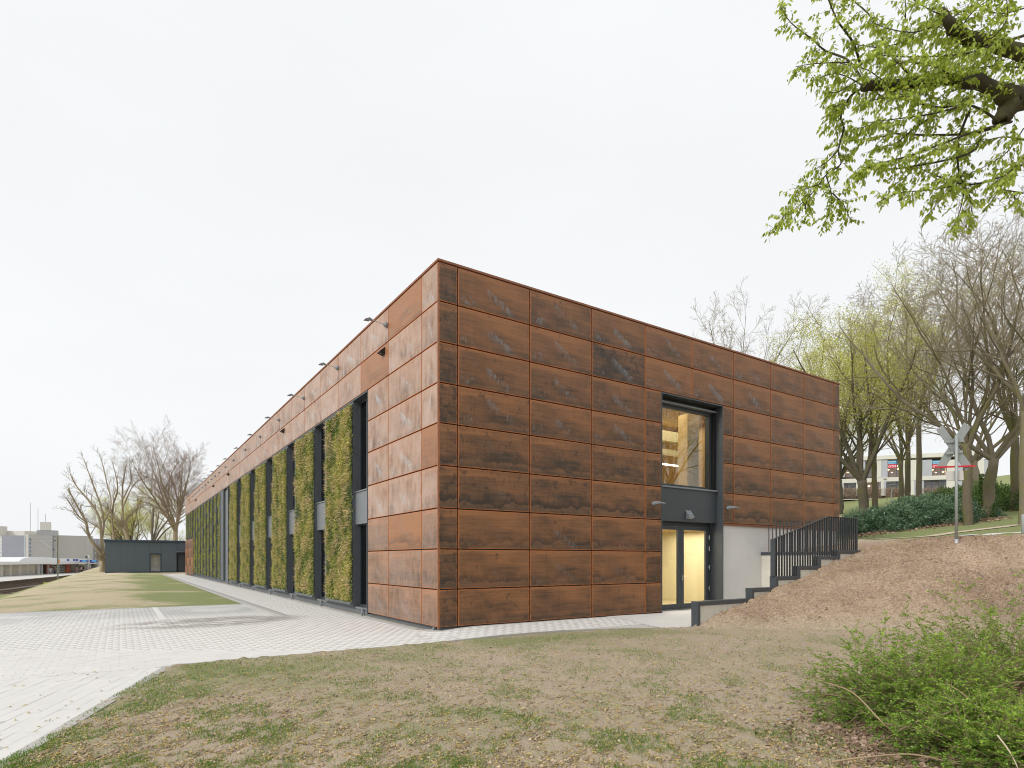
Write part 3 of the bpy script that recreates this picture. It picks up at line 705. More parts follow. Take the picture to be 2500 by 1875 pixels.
for (x0, x1, y, z) in ((7.6, 13.4, 3.0, 5.72), (7.6, 13.4, 5.4, 4.7), (7.6, 13.4, .75, 2.945), (7.6, 13.4, 1.35, 2.945), (7.6, 13.4, .8, 7.44)):
    MB().box(x0, y, z, x1, y + .09, z + .05).build('strip_light', MAT['led'] if z < 3 else MAT['led_dim'], hall)
for nm, x, y, z, sx, sy, w in (('ceiling_light', 10.5, 2.6, 2.93, 5.6, 2.6, 190), ('ceiling_light', 10.5, 2.6, 7.40, 5.6, 2.6, 95)):     # the lit rooms
    ld = bpy.data.lights.new(nm, 'AREA'); ld.shape = 'RECTANGLE'; ld.size = sx; ld.size_y = sy; ld.energy = w; ld.color = (1.0, .93, .78)
    lo = bpy.data.objects.new(nm, ld); col.objects.link(lo); lo.location = (x, y, z); lo.parent = hall

# ------------------------------------------------------------------ leaf helpers
def unit(a): return a / np.maximum(np.linalg.norm(a, axis=-1, keepdims=True), 1e-9)
def leaf_quads(c, d, L, W, r=rng, fold=0.0):
    """one four-cornered blade per point: base c, direction d, length L, width W"""
    n = len(c); d = unit(d); rnd = unit(r.standard_normal((n, 3))); s = unit(np.cross(d, rnd))
    L = np.broadcast_to(np.asarray(L, float), (n,))[:, None]; W = np.broadcast_to(np.asarray(W, float), (n,))[:, None]
    up = np.cross(s, d)
    v = np.stack([c, c + d*L*.45 + s*W*.5 + up*L*fold, c + d*L, c + d*L*.45 - s*W*.5 + up*L*fold], 1).reshape(-1, 3)
    q = np.arange(n*4).reshape(n, 4); return v, q
def leaf_mesh(name, c, d, L, W, tone=None, r=rng, fold=0.0):
    v, q = leaf_quads(c, d, L, W, r, fold); n = len(c)
    t = r.random(n) if tone is None else np.clip(tone + .25*r.standard_normal(n), 0, 1)
    cc = np.stack([t, r.random(n), np.zeros(n)], -1); cc = np.repeat(cc, 4, 0)
    return fast_mesh(name, v, quads=q, colors=cc)
def wave2(a, b, seed, n=7, lo=.4, hi=2.2):
    r = np.random.default_rng(seed); o = 0
    for _ in range(n):
        k = r.uniform(lo, hi); th = r.uniform(0, 6.28); o = o + np.sin(k*(a*np.cos(th) + b*np.sin(th)) * 2.2 + r.uniform(0, 6.28))
    return o / math.sqrt(n)

# ------------------------------------------------------------------ planted wall panels
def wall_foliage(w, h, seed, dens, patch=0.0, deep=1.0):
    """local frame: origin at the near lower corner, y along the wall, -x outwards"""
    r = np.random.default_rng(seed); n = int(w*h*dens)
    y = r.uniform(0, w, n); z = r.uniform(.12, h, n); m = wave2(y*1.6, z*1.6, seed, 8)
    keep = r.random(n) < np.clip(1.1 - patch + patch*m, 0, 1); y, z, m = y[keep], z[keep], m[keep]; n = len(y)
    dep = .03 + .07*np.clip(m*.5 + .5, 0, 1.3)
    c = np.stack([-r.random(n)*dep*deep, y, z], -1)
    d = np.stack([-np.abs(r.normal(.45, .35, n)), r.normal(.1, .7, n), r.normal(-.35, .7, n)], -1)
    green = leaf_mesh('foliage', c, d, r.uniform(.06, .15, n), r.uniform(.022, .055, n), .4 + .3*m, r)
    n2 = int(n*.8); y2 = r.uniform(0, w, n2); z2 = r.uniform(.2, h, n2); m2 = wave2(y2*2.1, z2*2.1, seed + 50, 8)
    k2 = (m2 > -.05 + .35*r.standard_normal(n2)) & (r.random(n2) < np.clip(1.15 - patch + patch*wave2(y2*1.6, z2*1.6, seed, 8), 0, 1)); y2, z2, m2 = y2[k2], z2[k2], m2[k2]; n2 = len(y2)
    c2 = np.stack([(-.03 - r.random(n2)*.07)*deep, y2, z2], -1)
    ang = wave2(y2*.8, z2*.8, seed + 9, 6)*.8
    d2 = np.stack([-np.abs(r.normal(.55, .3, n2)), .45 + .4*ang + .4*r.standard_normal(n2), -.1 + .45*r.standard_normal(n2) + .3*ang], -1)
    straw = leaf_mesh('grass_plumes', c2, d2, r.uniform(.08, .2, n2)*(.5 + .5*deep), r.uniform(.006, .013, n2), .5 + .25*m2, r)
    return green, straw
def green_panel(y0, w, z0, h, meshes, label, group, tray=True):
    e = empty('green_wall_panel', (0, y0, z0), label, 'green wall', group)
    MB().box(-.012, y0 + .01, z0 + .08, .01, y0 + w - .01, z0 + h).build('backing', MAT['dark_frame'], e)
    if tray: MB().box(-.10, y0 + .01, z0 - .02, -.0, y0 + w - .01, z0 + .06).build('tray', MAT['plinth'], e)
    a = link('foliage', meshes[0], MAT['leaf_wall'], e); tag(a, kind='stuff')
    b = link('grass_plumes', meshes[1], MAT['straw'], e); tag(b, kind='stuff')
    return e
wide = [wall_foliage(3.1, 7.12, 11, 1250, .28), wall_foliage(3.1, 7.12, 12, 1000, .28), wall_foliage(3.1, 7.12, 13, 800, .28)]
for k, b in enumerate(BAY):
    green_panel(b + .005, 3.09, .2, 7.15, wide[min(k, 2)], '%s wide green planted panel counted from the rusty corner of the hall' % ORD[k], 'wide planted panels of the long side')
nar = [wall_foliage(1.25, 7.1, 21, 520, .55, .3), wall_foliage(1.25, 7.1, 22, 520, .55, .3), wall_foliage(1.25, 7.1, 23, 520, .55, .3)]
for k, b in enumerate(NB):
    green_panel(b + .1, 1.25, .2, 7.12, nar[k % 3], '%s narrow planted strip beyond the silver entrance panel of the long side' % ORD[k], 'narrow planted strips of the long side')
sh = [wall_foliage(1.2, 3.0, 31, 420, .6, .3), wall_foliage(1.2, 3.0, 32, 420, .6, .3)]
for k in range(4):
    green_panel(63.5 + k*2.3, 1.2, 4.35, 3.05, sh[k % 2], '%s short planted strip above the rusty louvres at the far end' % ORD[k], 'short planted strips at the far end', False)

# ------------------------------------------------------------------ lights on the facades
def wedge(mb, c, o, s, L, w, t0, t1, drop):
    """floodlight head: c = hinge, o = outward, s = sideways; a thin wedge sloping down by drop"""
    c = Vector(c); o = Vector(o); s = Vector(s); z = Vector((0, 0, 1)); e = c + o*L - z*drop
    a = [c + s*(w/2) + z*t0/2, c - s*(w/2) + z*t0/2, c - s*(w/2) - z*t0, c + s*(w/2) - z*t0]
    b = [e + s*(w/2) + z*t1/2, e - s*(w/2) + z*t1/2, e - s*(w/2) - z*t1/2, e + s*(w/2) - z*t1/2]
    n = len(mb.v); mb.v += [tuple(p) for p in a + b]
    for f in ((0,1,2,3),(7,6,5,4),(0,4,5,1),(1,5,6,2),(2,6,7,3),(3,7,4,0)): mb.f.append(tuple(n+i for i in f)); mb.mi.append(0)
FL = [3.55, 8.5, 13.5, 18.5, 23.5, 28.5, 33.5, 37.3, 40.9, 43.4, 45.9, 48.35, 50.8, 53.3, 55.7, 58.25, 60.75, 63.3, 68.3]
proto = None
for k, y in enumerate(FL):
    lab = 'arm-mounted grey floodlight under the roof edge, %s from the rusty corner' % (ORD + ['last'])[k]
    if proto is None:
        proto = empty('floodlight', (0, y, 9.08), lab, 'floodlight', 'floodlights along the fascia')
        z = 9.08
        MB().tube([(-.002, y, z), (-.07, y, z), (-.13, y, z + .01)], [.085, .08, .025], 12).build('mount', MAT['lamp_grey'], proto)
        MB().tube([(-.1, y, z + .01), (-.50, y, z + .05)], .011, 6).build('arm', MAT['steel_galv'], proto)
        hb = MB(); wedge(hb, (-.48, y, z + .055), (-1, 0, 0), (0, 1, 0), .12, .07, .04, .05, -.015); wedge(hb, (-.57, y, z + .07), (-1, 0, 0), (0, 1, 0), .16, .15, .06, .015, .06)
        hb.build('lamp_head', MAT['lamp_grey'], proto)
    else:
        c = copy_tree(proto); c.location.y = y; tag(c, lab)
SPT = [3.83, 17.5, 35.8, 44.45, 59.3]; proto = None
for k, y in enumerate(SPT):
    lab = 'small black wedge lamp on the lower fascia course, %s from the rusty corner' % ORD[k]
    if proto is None:
        proto = empty('wedge_lamp', (0, y, 8.3), lab, 'lamp', 'small wedge lamps on the fascia')
        m = MB(); wedge(m, (-.002, y, 8.38), (-1, 0, 0), (0, 1, 0), .17, .22, .16, .03, .09); m.build('housing', MAT['black_plastic'], proto)
        MB().box(-.12, y - .07, 8.255, -.02, y + .07, 8.262).build('lens', MAT['sign_white'], proto)
    else:
        c = copy_tree(proto); c.location.y = y; tag(c, lab)
for x, z, lab in ((7.98, 3.66, 'grey hooded wall lamp on rusty panels left of the entrance door'), (11.93, 3.70, 'grey hooded wall lamp on rusty panels right of the entrance opening')):
    e = empty('wall_lamp', (x, 0, z), lab, 'wall lamp', 'hooded lamps beside the entrance')
    MB().tube([(x, -.002, z), (x, -.1, z), (x, -.16, z + .02)], [.07, .065, .03], 12).build('mount', MAT['lamp_grey'], e)
    m = MB(); wedge(m, (x + .02, -.12, z + .05), (0, -1, 0), (1, 0, 0), .30, .26, .07, .03, .06); m.build('hood', MAT['lamp_grey'], e)
e = empty('wall_lamp', (10.05, .26, 3.36), 'grey wedge lamp in the middle of the dark spandrel over the door', 'wall lamp')
m = MB(); wedge(m, (10.05, .258, 3.53), (0, -1, 0), (1, 0, 0), .17, .27, .04, .05, .24); wedge(m, (10.05, .257, 3.42), (0, -1, 0), (1, 0, 0), .15, .24, .18, .1, .09); m.build('housing', MAT['lamp_grey'], e)
MB().box(9.97, .12, 3.245, 10.13, .22, 3.262).build('lens', MAT['sign_white'], e)

# ------------------------------------------------------------------ sunken court: stepped wall, end wall, railings
WY0, WY1 = -2.9, -2.7
steps = [(6.78, 9.29, .60), (9.29, 10.55, .91), (10.55, 11.80, 1.25), (11.80, 13.05, 1.575), (13.05, 14.29, 1.905), (14.29, 15.70, 2.12)]
rw = empty('retaining_wall', (6.6, -2.8, -.1), 'stepped concrete block wall with dark metal coping climbing the soil slope', 'retaining wall')
for x0, x1, z in steps:
    n = max(2, round((x1 - x0) / .63)); w = (x1 - x0) / n
    for k in range(n):
        MB().box(x0 + k*w + .006, WY0 + .012, -.5, x0 + (k+1)*w - .006, WY1, z - .125, .006).build('concrete_block', MAT['concrete_block'], rw)
MB().box(6.8, WY0 + .05, -.5, 15.69, WY1 - .01, .35).build('wall_core', MAT['concrete_dark'], rw)
prev = None
for k, (x0, x1, z) in enumerate(steps):
    MB().box(x0 - .115, WY0 - .012, z - .12, x1 - (.116 if k < 5 else 0), WY1 + .02, z, .004).build('coping', MAT['dark_metal'], rw)
    zb = -.4 if k == 0 else steps[k-1][2] - .118
    MB().box(x0 - .113, WY0 - .010, zb, x0 + .0, WY1 + .018, z - .121, .003).build('coping_riser', MAT['dark_metal'], rw)
    for xx in np.arange(x0 + .35, x1 - .2, .8):
        if k < 2: MB().tube([(xx, WY1 - .04, z), (xx, WY1 - .04, z + .02)], .009, 6).build('fixing_bolt', MAT['stainless'], rw)
rl = empty('railing', (10.45, -2.85, 1.25), 'dark flat-bar railing climbing the stepped coping beside the soil slope', 'railing')
def rail_top(x): return 2.45 + (min(x, 13.64) - 10.43) * (.85 / 3.21)
def cop(x):
    for x0, x1, z in steps:
        if x0 - .115 <= x < x1 - .115: return z
    return steps[-1][2]
MB().bar((10.42, -2.83, 2.442), (13.64, -2.83, 3.292), .06, .016).bar((13.64, -2.83, 3.292), (15.6, -2.83, 3.292), .06, .016).build('handrail', MAT['dark_metal'], rl)
MB().box(10.40, -2.87, 1.25, 10.46, -2.73, 2.44).build('end_plate', MAT['dark_metal'], rl)
x = 10.56
while x < 15.55:
    MB().box(x, -2.86, cop(x) + .001, x + .012, -2.80, rail_top(x) - .012).build('bar', MAT['dark_metal'], rl); x += .150
MB().box(15.58, -2.85, 2.121, 15.61, -2.81, 3.284).build('end_post', MAT['dark_metal'], rl)
ew = empty('end_wall', (14.2, -1.4, -.1), 'short concrete end wall of the sunken court with dark metal coping', 'retaining wall')
MB().box(14.15, -2.69, -.4, 14.35, .09, 1.96).build('wall', MAT['concrete_block'], ew); MB().box(14.12, -2.68, 1.961, 14.4, .085, 2.08, .004).build('coping', MAT['dark_metal'], ew)
er = empty('railing', (14.2, -1.5, 2.08), 'level dark railing on the end wall against the rusty facade', 'railing')
MB().bar((14.26, -.46, 3.19), (14.26, -2.72, 3.19), .05, .016).build('handrail', MAT['dark_metal'], er)
y = -.48
while y > -2.7: MB().box(14.22, y - .006, 2.081, 14.30, y + .006, 3.18).build('bar', MAT['dark_metal'], er); y -= .150
for y in (-.17, -.33): MB().box(14.24, y - .012, 2.081, 14.27, y + .012, 3.10).build('loose_post', MAT['dark_metal'], er)

# ------------------------------------------------------------------ crossing sign seen from behind, posts, lamp post
D = 19.0; sp_ = survey(2335, 1328, D); sc_ = D / FPX
e = empty('crossing_sign', sp_, 'grey back of a railway crossing cross on a steel post in the soil', 'sign')
nrm = -Vector((FW.x, FW.y, 0)); nrm = (nrm + RT*.10).normalized(); sd = Vector((-nrm.y, nrm.x, 0)) * 1.0
if sd.dot(RT) < 0: sd = -sd
def sg(px, py, off=0.0): return sp_ + sd * ((px - 2335) * sc_) + UP * ((1328 - py) * sc_) + nrm * off
MB().tube([sg(2335, 1345), sg(2335, 1316)], .055, 12).build('ground_sleeve', MAT['steel_galv'], e, True)
MB().tube([sg(2335, 1318), sg(2335, 1062)], .045, 12).build('post', MAT['sign_grey'], e, True)
def board(mb, a, b, w, off, t=.012):
    a = sg(*a, off); b = sg(*b, off); d = (b-a); L = d.length; d.normalize(); x = d.cross(nrm).normalized(); mb.obox((a+b)/2, d, x, nrm, L/2, w/2, t/2)
m = MB(); board(m, (2297, 1043), (2375, 1142), .27, -.10); m.build('cross_board', MAT['sign_grey'], e)
m = MB(); board(m, (2373, 1034), (2299, 1143), .27, -.12); m.build('cross_board', MAT['sign_grey'], e)
m = MB(); board(m, (2307, 1078), (2360, 1074), .09, -.06); m.build('bracket', MAT['sign_grey'], e)
m = MB(); board(m, (2311, 1106), (2356, 1101), .09, -.06); m.build('bracket', MAT['sign_grey'], e)
m = MB(); board(m, (2284, 1141), (2388, 1136), .05, -.06, .05); m.build('red_bar', MAT['sign_red'], e)
m = MB(); board(m, (2312, 1162), (2358, 1160), .30, -.06, .008); m.build('number_plate', MAT['sign_white'], e)
for px, py in ((2298, 1044), (2371, 1035)):
    m = MB(); board(m, (px, py - 2.5), (px + 1, py + 2.5), .025, -.085, .004); m.build('reflector', MAT['sign_white'], e)
p0 = survey(2498, 1326, 21.0)
e = empty('marker_post', p0, 'grey round post at the right edge beside the concrete path', 'post')
MB().tube([p0 - UP*.3, p0 + UP*.98, p0 + UP*1.02], [.06, .06, .045], 12).build('shaft', MAT['sign_grey'], e, True)
p0 = survey(2177, 1222, 70.0)
e = empty('lamp_post', p0, 'slim grey park lamp with flat round head on the hillside lawn', 'street lamp')
MB().tube([p0 - UP*.8, p0 + UP*1.75], .055, 8).build('pole', MAT['steel_galv'], e)
MB().tube([p0 + UP*1.72, p0 + UP*1.76, p0 + UP*1.86, p0 + UP*1.9], [.1, .5, .42, .1], 14).build('lamp_head', MAT['lamp_grey'], e)

# ------------------------------------------------------------------ paths on the hill
def drape(name, pts, mat, lift=.03, nsub=10, nw=3):
    """ribbon of (x, y, halfwidth) laid on the terrain"""
    P = []
    for (a, b) in zip(pts[:-1], pts[1:]):
        for i in range(nsub): P.append([lerp(a[k], b[k], i/nsub) for k in range(3)])
    P.append(list(pts[-1])); v = []; f = []
    for i, p in enumerate(P):
        q_ = P[min(i+1, len(P)-1)]; r_ = P[max(i-1, 0)]; dx, dy = q_[0]-r_[0], q_[1]-r_[1]; l = math.hypot(dx, dy); nx, ny = -dy/l, dx/l
        for k in range(nw+1):
            s = (k/nw*2-1)*p[2]; X, Y = p[0]+nx*s, p[1]+ny*s; v.append((X, Y, float(H(X, Y)) + lift))
    for i in range(len(P)-1):
        for k in range(nw): a = i*(nw+1)+k; f.append((a, a+1, a+nw+2, a+nw+1))
    return tag(link(name, fast_mesh(name, v, quads=f, smooth=True), mat), kind='structure')
a = survey(2100, 1303, 27); b = survey(2330, 1296, 29.5); drape('trodden_path', [(a.x-1, a.y+.6, .25), (b.x, b.y, .3), (b.x+4, b.y-2, .3)], MAT['sand'])
drape('concrete_path', [(22.0, -3.4, .7), (23.5, -6.5, .8), (25.0, -12, .9), (28, -22, 1)], MAT['court_slab'], .04)
drape('sand_path', [(38, 26, 3.5), (42, 19.5, 3.5), (47, 13, 3.2), (56, 6, 3)], MAT['sand'], .05)

# ------------------------------------------------------------------ lettering
def text_part(name, s, mat, parent, origin, right, up, height, depth=.01, width=None):
    """flat raised letters: origin = lower-left corner, right/up unit vectors"""
    cu = bpy.data.curves.new(name, 'FONT'); cu.body = s; cu.size = 1.0; cu.extrude = 0.0; cu.offset = .012
    t = bpy.data.objects.new(name, cu); col.objects.link(t)
    me = bpy.data.meshes.new_from_object(t.evaluated_get(bpy.context.evaluated_depsgraph_get())); bpy.data.objects.remove(t)
    co = np.array([v.co[:] for v in me.vertices]); mn, mx = co.min(0), co.max(0); k = height / (mx[1]-mn[1]); kx = k if width is None else width / (mx[0]-mn[0])
    off = wloc(parent); origin = Vector(origin)
    for v in me.vertices:
        v.co = origin - off + right*((v.co.x-mn[0])*kx) + up*((v.co.y-mn[1])*k)
    me.materials.clear(); me.materials.append(mat); me.update()
    o = bpy.data.objects.new(name, me); col.objects.link(o); o.parent = parent; return o

# ------------------------------------------------------------------ dark annex at the end of the path
plain('facade_grey', (.44, .43, .41), .8, 0, .08, .2)
plain('annex_panel', (.088, .108, .128), .5, 0, .07, .6, .4)
plain('annex_trim', (.035, .055, .08), .45, 0, .06, 2)
an = empty('annex_building', (-3, 88, -.1), 'low dark grey flat-roofed annex with a glazed door beyond the lawn', 'building')
AX = [-8.79, -7.0, -5.2, -3.4, -1.87, .08, 2.4, 5.0]
for k in range(7):
    a, b = AX[k], AX[k+1]
    z0 = 2.75 if k in (3, 5) else .06
    MB().box(a + .012, 88.0, z0, b - .012, 88.06, 4.36, .004).build('wall_panel', MAT['annex_panel'], an)
MB().box(-8.75, 88.05, -.3, -3.4, 96, 4.4).box(-1.87, 88.05, -.3, .08, 96, 4.4).box(2.4, 88.05, -.3, 5, 96, 4.4).box(-3.4, 90.5, -.3, -1.87, 96, 4.4).box(-3.4, 88.05, 2.75, -1.87, 90.5, 4.4).box(.08, 88.6, -.3, 2.4, 96, 4.4).build('core_wall', MAT['annex_trim'], an)
MB().box(-8.95, 87.85, 4.37, 5.2, 96.2, 4.66).build('roof_fascia', MAT['annex_trim'], an)
MB().box(-8.79, 87.98, -.2, -3.45, 88.05, .055).box(-1.82, 87.98, -.2, .02, 88.05, .055).build('base_strip', MAT['annex_trim'], an)
d_ = MB().box(-3.4, 88.0, -.05, -3.25, 88.12, 2.74).box(-2.02, 88.0, -.05, -1.87, 88.12, 2.74).box(-3.25, 88.002, 2.55, -2.02, 88.12, 2.74).box(-3.25, 88.002, -.05, -2.02, 88.12, .1).build('door', MAT['annex_trim'], an)
MB().box(-3.25, 88.06, .1, -2.02, 88.07, 2.55).build('pane', MAT['glass_clear'], d_); MB().box(-3.4, 88.6, -.05, -1.87, 88.7, 2.74).build('reflection_backing', MAT['facade_grey'], an)  # pale wall added behind the pane to stand for its grey reflection
MB().box(.02, 87.3, 2.95, 2.6, 87.98, 3.02).build('canopy', MAT['sill_metal'], an); MB().box(.3, 88.3, -.1, 2.3, 88.4, 2.7).build('side_door', MAT['dark_frame'], an)

# ------------------------------------------------------------------ railway: platform, track, station
plain('station_white', (.70, .71, .72), .6, 0, .06, 1)
plain('station_grey', (.38, .39, .39), .6, 0, .2, 1)
plain('station_dark', (.07, .075, .075), .4, 0, .3, .7)
plain('station_rust', (.42, .10, .045), .55, 0, .3, 1.2)
plain('ochre', (.30, .22, .08), .7, 0, .2)
plain('sign_blue', (.03, .06, .33), .5, 0, .08)
plain('sign_orange', (.75, .28, .03), .5, 0, .08)
plain('yellow', (.75, .55, .03), .5, 0, .1)
plain('mast_green', (.19, .20, .14), .7, 0, .25, .5)
plain('pale_glass', (.42, .50, .53), .2, 0, .3, .25, .6)
plain('blue_glass', (.20, .27, .33), .2, 0, .35, .3, .6)
plain('facade_pale', (.62, .61, .59), .8, 0, .06, .2)
plain('facade_blue', (.33, .34, .40), .7, 0, .1, .2)
ZP = -1.75
def st(px, zy=None, back=0.0):
    """point of the station front: px along it, zy = photo height"""
    d = 125 + 47*px/240; p = survey(px, 1366.5, d); z = ZP if zy is None else 1.783 + (1366.5 - zy)/FPX*d
    n = st_n; return Vector((p.x, p.y, z)) + n*back
_a = survey(0, 1366.5, 125); _b = survey(240, 1366.5, 172); st_d = Vector((_b.x-_a.x, _b.y-_a.y, 0)).normalized(); st_n = Vector((-st_d.y, st_d.x, 0))
if st_n.x > 0: st_n = -st_n
def slab(mb, px0, px1, y0, y1, b0, b1):
    """box on the station front between two photo columns and heights, from depth b0 to b1 behind it"""
    a = st(px0); b = st(px1); m_ = (px0+px1)/2; z0 = ZP if y0 is None else st(m_, y0).z; z1 = st(m_, y1).z
    c = (a+b)/2 + st_n*((b0+b1)/2); c.z = (z0+z1)/2; mb.obox(c, st_d, st_n, UP, (b-a).length/2, abs(b1-b0)/2, abs(z1-z0)/2); return mb
def along(px_list, z): return [Vector((st(p).x, st(p).y, z)) for p in px_list]
td = Vector((10.5, 73, 0)).normalized(); tn = Vector((-td.y, td.x, 0))          # track direction, and its left
plat = MB(); A = Vector((-26.6, 88, ZP)); B = A + td*190; C = B + tn*40; Dd = A + tn*40
for pts in ((A, B, C, Dd),): plat.poly([Vector((p.x, p.y, ZP)) for p in pts])
tag(plat.build('platform', MAT['platform']), kind='structure')
pw_ = MB(); pw_.quad(*(Vector((p.x, p.y, z)) for p, z in ((A, -3.0), (B, -3.0), (B, ZP - .2), (A, ZP - .2)))); pw_.bar(Vector((A.x, A.y, ZP - .1)) - tn*.02, Vector((B.x, B.y, ZP - .1)) - tn*.02, .3, .19)
tag(pw_.build('platform_edge', [MAT['platform_wall']]), kind='structure')
bed = MB(); a0, b0 = A - tn*.05, B - tn*.05; a1, b1 = A - tn*9, B - tn*9
bed.quad(*(Vector((p.x, p.y, z)) for p, z in ((a0, -2.62), (b0, -2.62), (b1, -2.64), (a1, -2.64)))); tag(bed.build('track_bed', MAT['ballast']), kind='structure')
for nm, off, lab in (('railway_track', 1.7, 'rusty railway track right beside the station platform'), ('railway_track', 6.0, 'rusty railway track nearest to the grass slope')):
    p = A - tn*off; t = empty(nm, (p.x, p.y, -2.62), lab, 'railway track', 'railway tracks')
    q0, q1 = A - tn*off, B - tn*off
    for s in (-.75, .75):
        u0 = q0 + tn*s; u1 = q1 + tn*s
        MB().bar((u0.x, u0.y, -2.47), (u1.x, u1.y, -2.47), .07, .06).bar((u0.x, u0.y, -2.55), (u1.x, u1.y, -2.55), .14, .09).build('rail', MAT['rail_steel'], t)
    sl = MB(); L = (q1-q0).length
    for k in range(int(L/1.3)):
        c = q0 + td*(k*1.3); sl.obox(Vector((c.x, c.y, -2.63)), td, tn, UP, .13, 1.25, .06)
    tag(sl.build('sleepers', MAT['ballast'], t), kind='stuff')
stn = empty('station_building', st(110), 'white roofed station pavilion with glass walls and blue signs on the platform', 'building')
slab(MB(), -40, 92, None, 1374, 2.2, 2.6).build('rear_wall', MAT['station_grey'], stn); slab(MB(), 92, 246, None, 1371, 5.2, 5.6).build('rear_wall', MAT['station_dark'], stn)
for p in range(-40, 92, 22): slab(MB(), p, p + 1.0, None, 1378, 0, .15).build('glazing_post', MAT['station_white'], stn)
for p in range(-39, 88, 22): slab(MB(), p + .2, p + 20.8, None, 1378, .05, .09).build('pane', MAT['glass_clear'], stn)
slab(MB(), 60, 78, None, 1379, 1.4, 1.9).build('ticket_hall', MAT['station_dark'], stn); slab(MB(), 30, 38, None, 1394, 1.2, 1.6).build('kiosk', MAT['facade_grey'], stn)
slab(MB(), -45, 100, 1378, 1371, -1.0, 3.0).build('canopy', MAT['station_white'], stn); slab(MB(), 100, 252, 1377, 1371, -.8, 6.0).build('canopy', MAT['station_white'], stn)
dm = MB()
prof = [(50, 1371), (53, 1367.5), (58, 1364), (66, 1361.5), (80, 1360.3), (118, 1360.2), (130, 1361.5), (150, 1363.2), (205, 1363.6), (228, 1366), (246, 1371)]
for (p0_, y0_), (p1_, y1_) in zip(prof[:-1], prof[1:]):
    dm.quad(st(p0_, y0_, .3), st(p1_, y1_, .3), st(p1_, y1_, 6), st(p0_, y0_, 6)); dm.quad(st(p0_, 1371.2, .3), st(p1_, 1371.2, .3), st(p1_, y1_, .3), st(p0_, y0_, .3))
dm.build('vaulted_roof', MAT['station_white'], stn)
slab(MB(), 96, 101, None, 1377, .2, .5).build('door_frame', MAT['station_white'], stn); slab(MB(), 101, 121, None, 1378, 2.0, 2.2).build('door_leaf', MAT['station_dark'], stn)
for p in (105, 120): slab(MB(), p, p + 1.2, None, 1378, .1, .4).build('column', MAT['station_white'], stn)
slab(MB(), 122, 133, None, 1378, .8, 1.0).build('rust_panel', MAT['station_rust'], stn); slab(MB(), 169, 182, None, 1377, .8, 1.0).build('rust_panel', MAT['station_rust'], stn)
for k in range(6): slab(MB(), 133.3, 168.7, 1401 - k*4.2, 1398.6 - k*4.2, .8, .9).build('slat', MAT['station_grey'], stn)
slab(MB(), 190, 206, None, 1377, 3.5, 3.7).build('passage_wall', MAT['ochre'], stn); slab(MB(), 197, 211, 1377, 1375.6, .3, .6).build('strip_light', MAT['led'], stn)
slab(MB(), 214, 219, None, 1374, -.4, 3).build('pier', MAT['facade_grey'], stn); slab(MB(), 234, 240, None, 1374, -.4, 3).build('pier', MAT['facade_grey'], stn); slab(MB(), 213, 241, 1374, 1370, -.5, 3).build('lintel', MAT['concrete_dark'], stn)
slab(MB(), 219, 234, None, 1386, .2, .4).build('railing', MAT['station_grey'], stn); slab(MB(), 219.2, 233.8, 1386, 1374.2, 2, 2.1).build('pane', MAT['ochre'], stn)
m = MB(); c = st(217, 1390, -.45); m.tube([c, c - st_n*.05], .32, 12); m.build('round_sign', MAT['sign_orange'], stn)
for p0_, p1_, y0_, y1_ in ((22, 34, 1376, 1371), (37, 49, 1376, 1371), (62, 77, 1376, 1371), (80, 88, 1376, 1371), (92, 100, 1376, 1371), (111, 117, 1376, 1371), (119, 125, 1376, 1371)):
    s_ = slab(MB(), p0_, p1_, y0_ + .2, y1_ + .2, -1.12, -1.02).build('sign_board', MAT['sign_blue'], stn)
text_part('number', '1', MAT['sign_white'], stn, st(121.5, 1375.5, -1.13), st_d, UP, st(122, 1371.7).z - st(122, 1375.5).z)
for px, ch in ((133.5, '2'), (149, '1'), (156, '1')):
    slab(MB(), px - 2.5, px + 3.2, 1370, 1364.8, -3.0, -2.9).build('sign_board', MAT['sign_blue'], stn)
    text_part('number', ch, MAT['sign_white'], stn, st(px - .6, 1369.3, -3.02), st_d, UP, st(px, 1365.6).z - st(px, 1369.3).z)
emit('display', (.12, .45, .75), 1.0)
pole = empty('station_clock', st(185, None, -3), 'round white station clock on a grey pole with two blue train displays', 'clock')
slab(MB(), 184.3, 185.9, None, 1363, -3.1, -2.9).build('pole', MAT['steel_galv'], pole)
m = MB(); c = st(185, 1360.6, -3.15); m.tube([c, c + st_n*.3], .48, 16); m.build('clock_face', MAT['station_white'], pole)
m = MB(); c = st(185, 1359.8, -2.8); m.obox(c, st_d, st_n, UP, 1.0, .15, .3); m.build('clock_bracket', MAT['station_dark'], pole)
for p0_, p1_ in ((162, 182.5), (187, 208)):
    b_ = slab(MB(), p0_, p1_, 1372, 1367, -3.2, -2.9).build('train_display', MAT['sign_blue'], pole)
    slab(MB(), p0_ + 4, p1_ - 4, 1370.8, 1368.4, -3.22, -3.205).build('screen', MAT['display'], b_)
slab(MB(), 189, 199, 1375, 1372.3, -3.15, -2.95).build('name_board', MAT['sign_blue'], pole)
w_ = empty('warning_sign', st(106, None, -3.3), 'orange warning triangle on a thin mast at the platform edge', 'sign')
p_ = st(106, None, -3.3); MB().tube([p_, Vector((p_.x, p_.y, 6.9))], .06, 6).build('mast', MAT['steel_galv'], w_)
c = st(106, 1369.5, -3.4); m = MB(); hh = .55
m.poly([c + UP*hh, c - UP*hh*.8 - st_d*hh*1.05, c - UP*hh*.8 + st_d*hh*1.05]); m.poly([c + UP*hh + st_n*.03, c - UP*hh*.8 + st_d*hh*1.05 + st_n*.03, c - UP*hh*.8 - st_d*hh*1.05 + st_n*.03]); m.build('triangle', MAT['sign_orange'], w_)
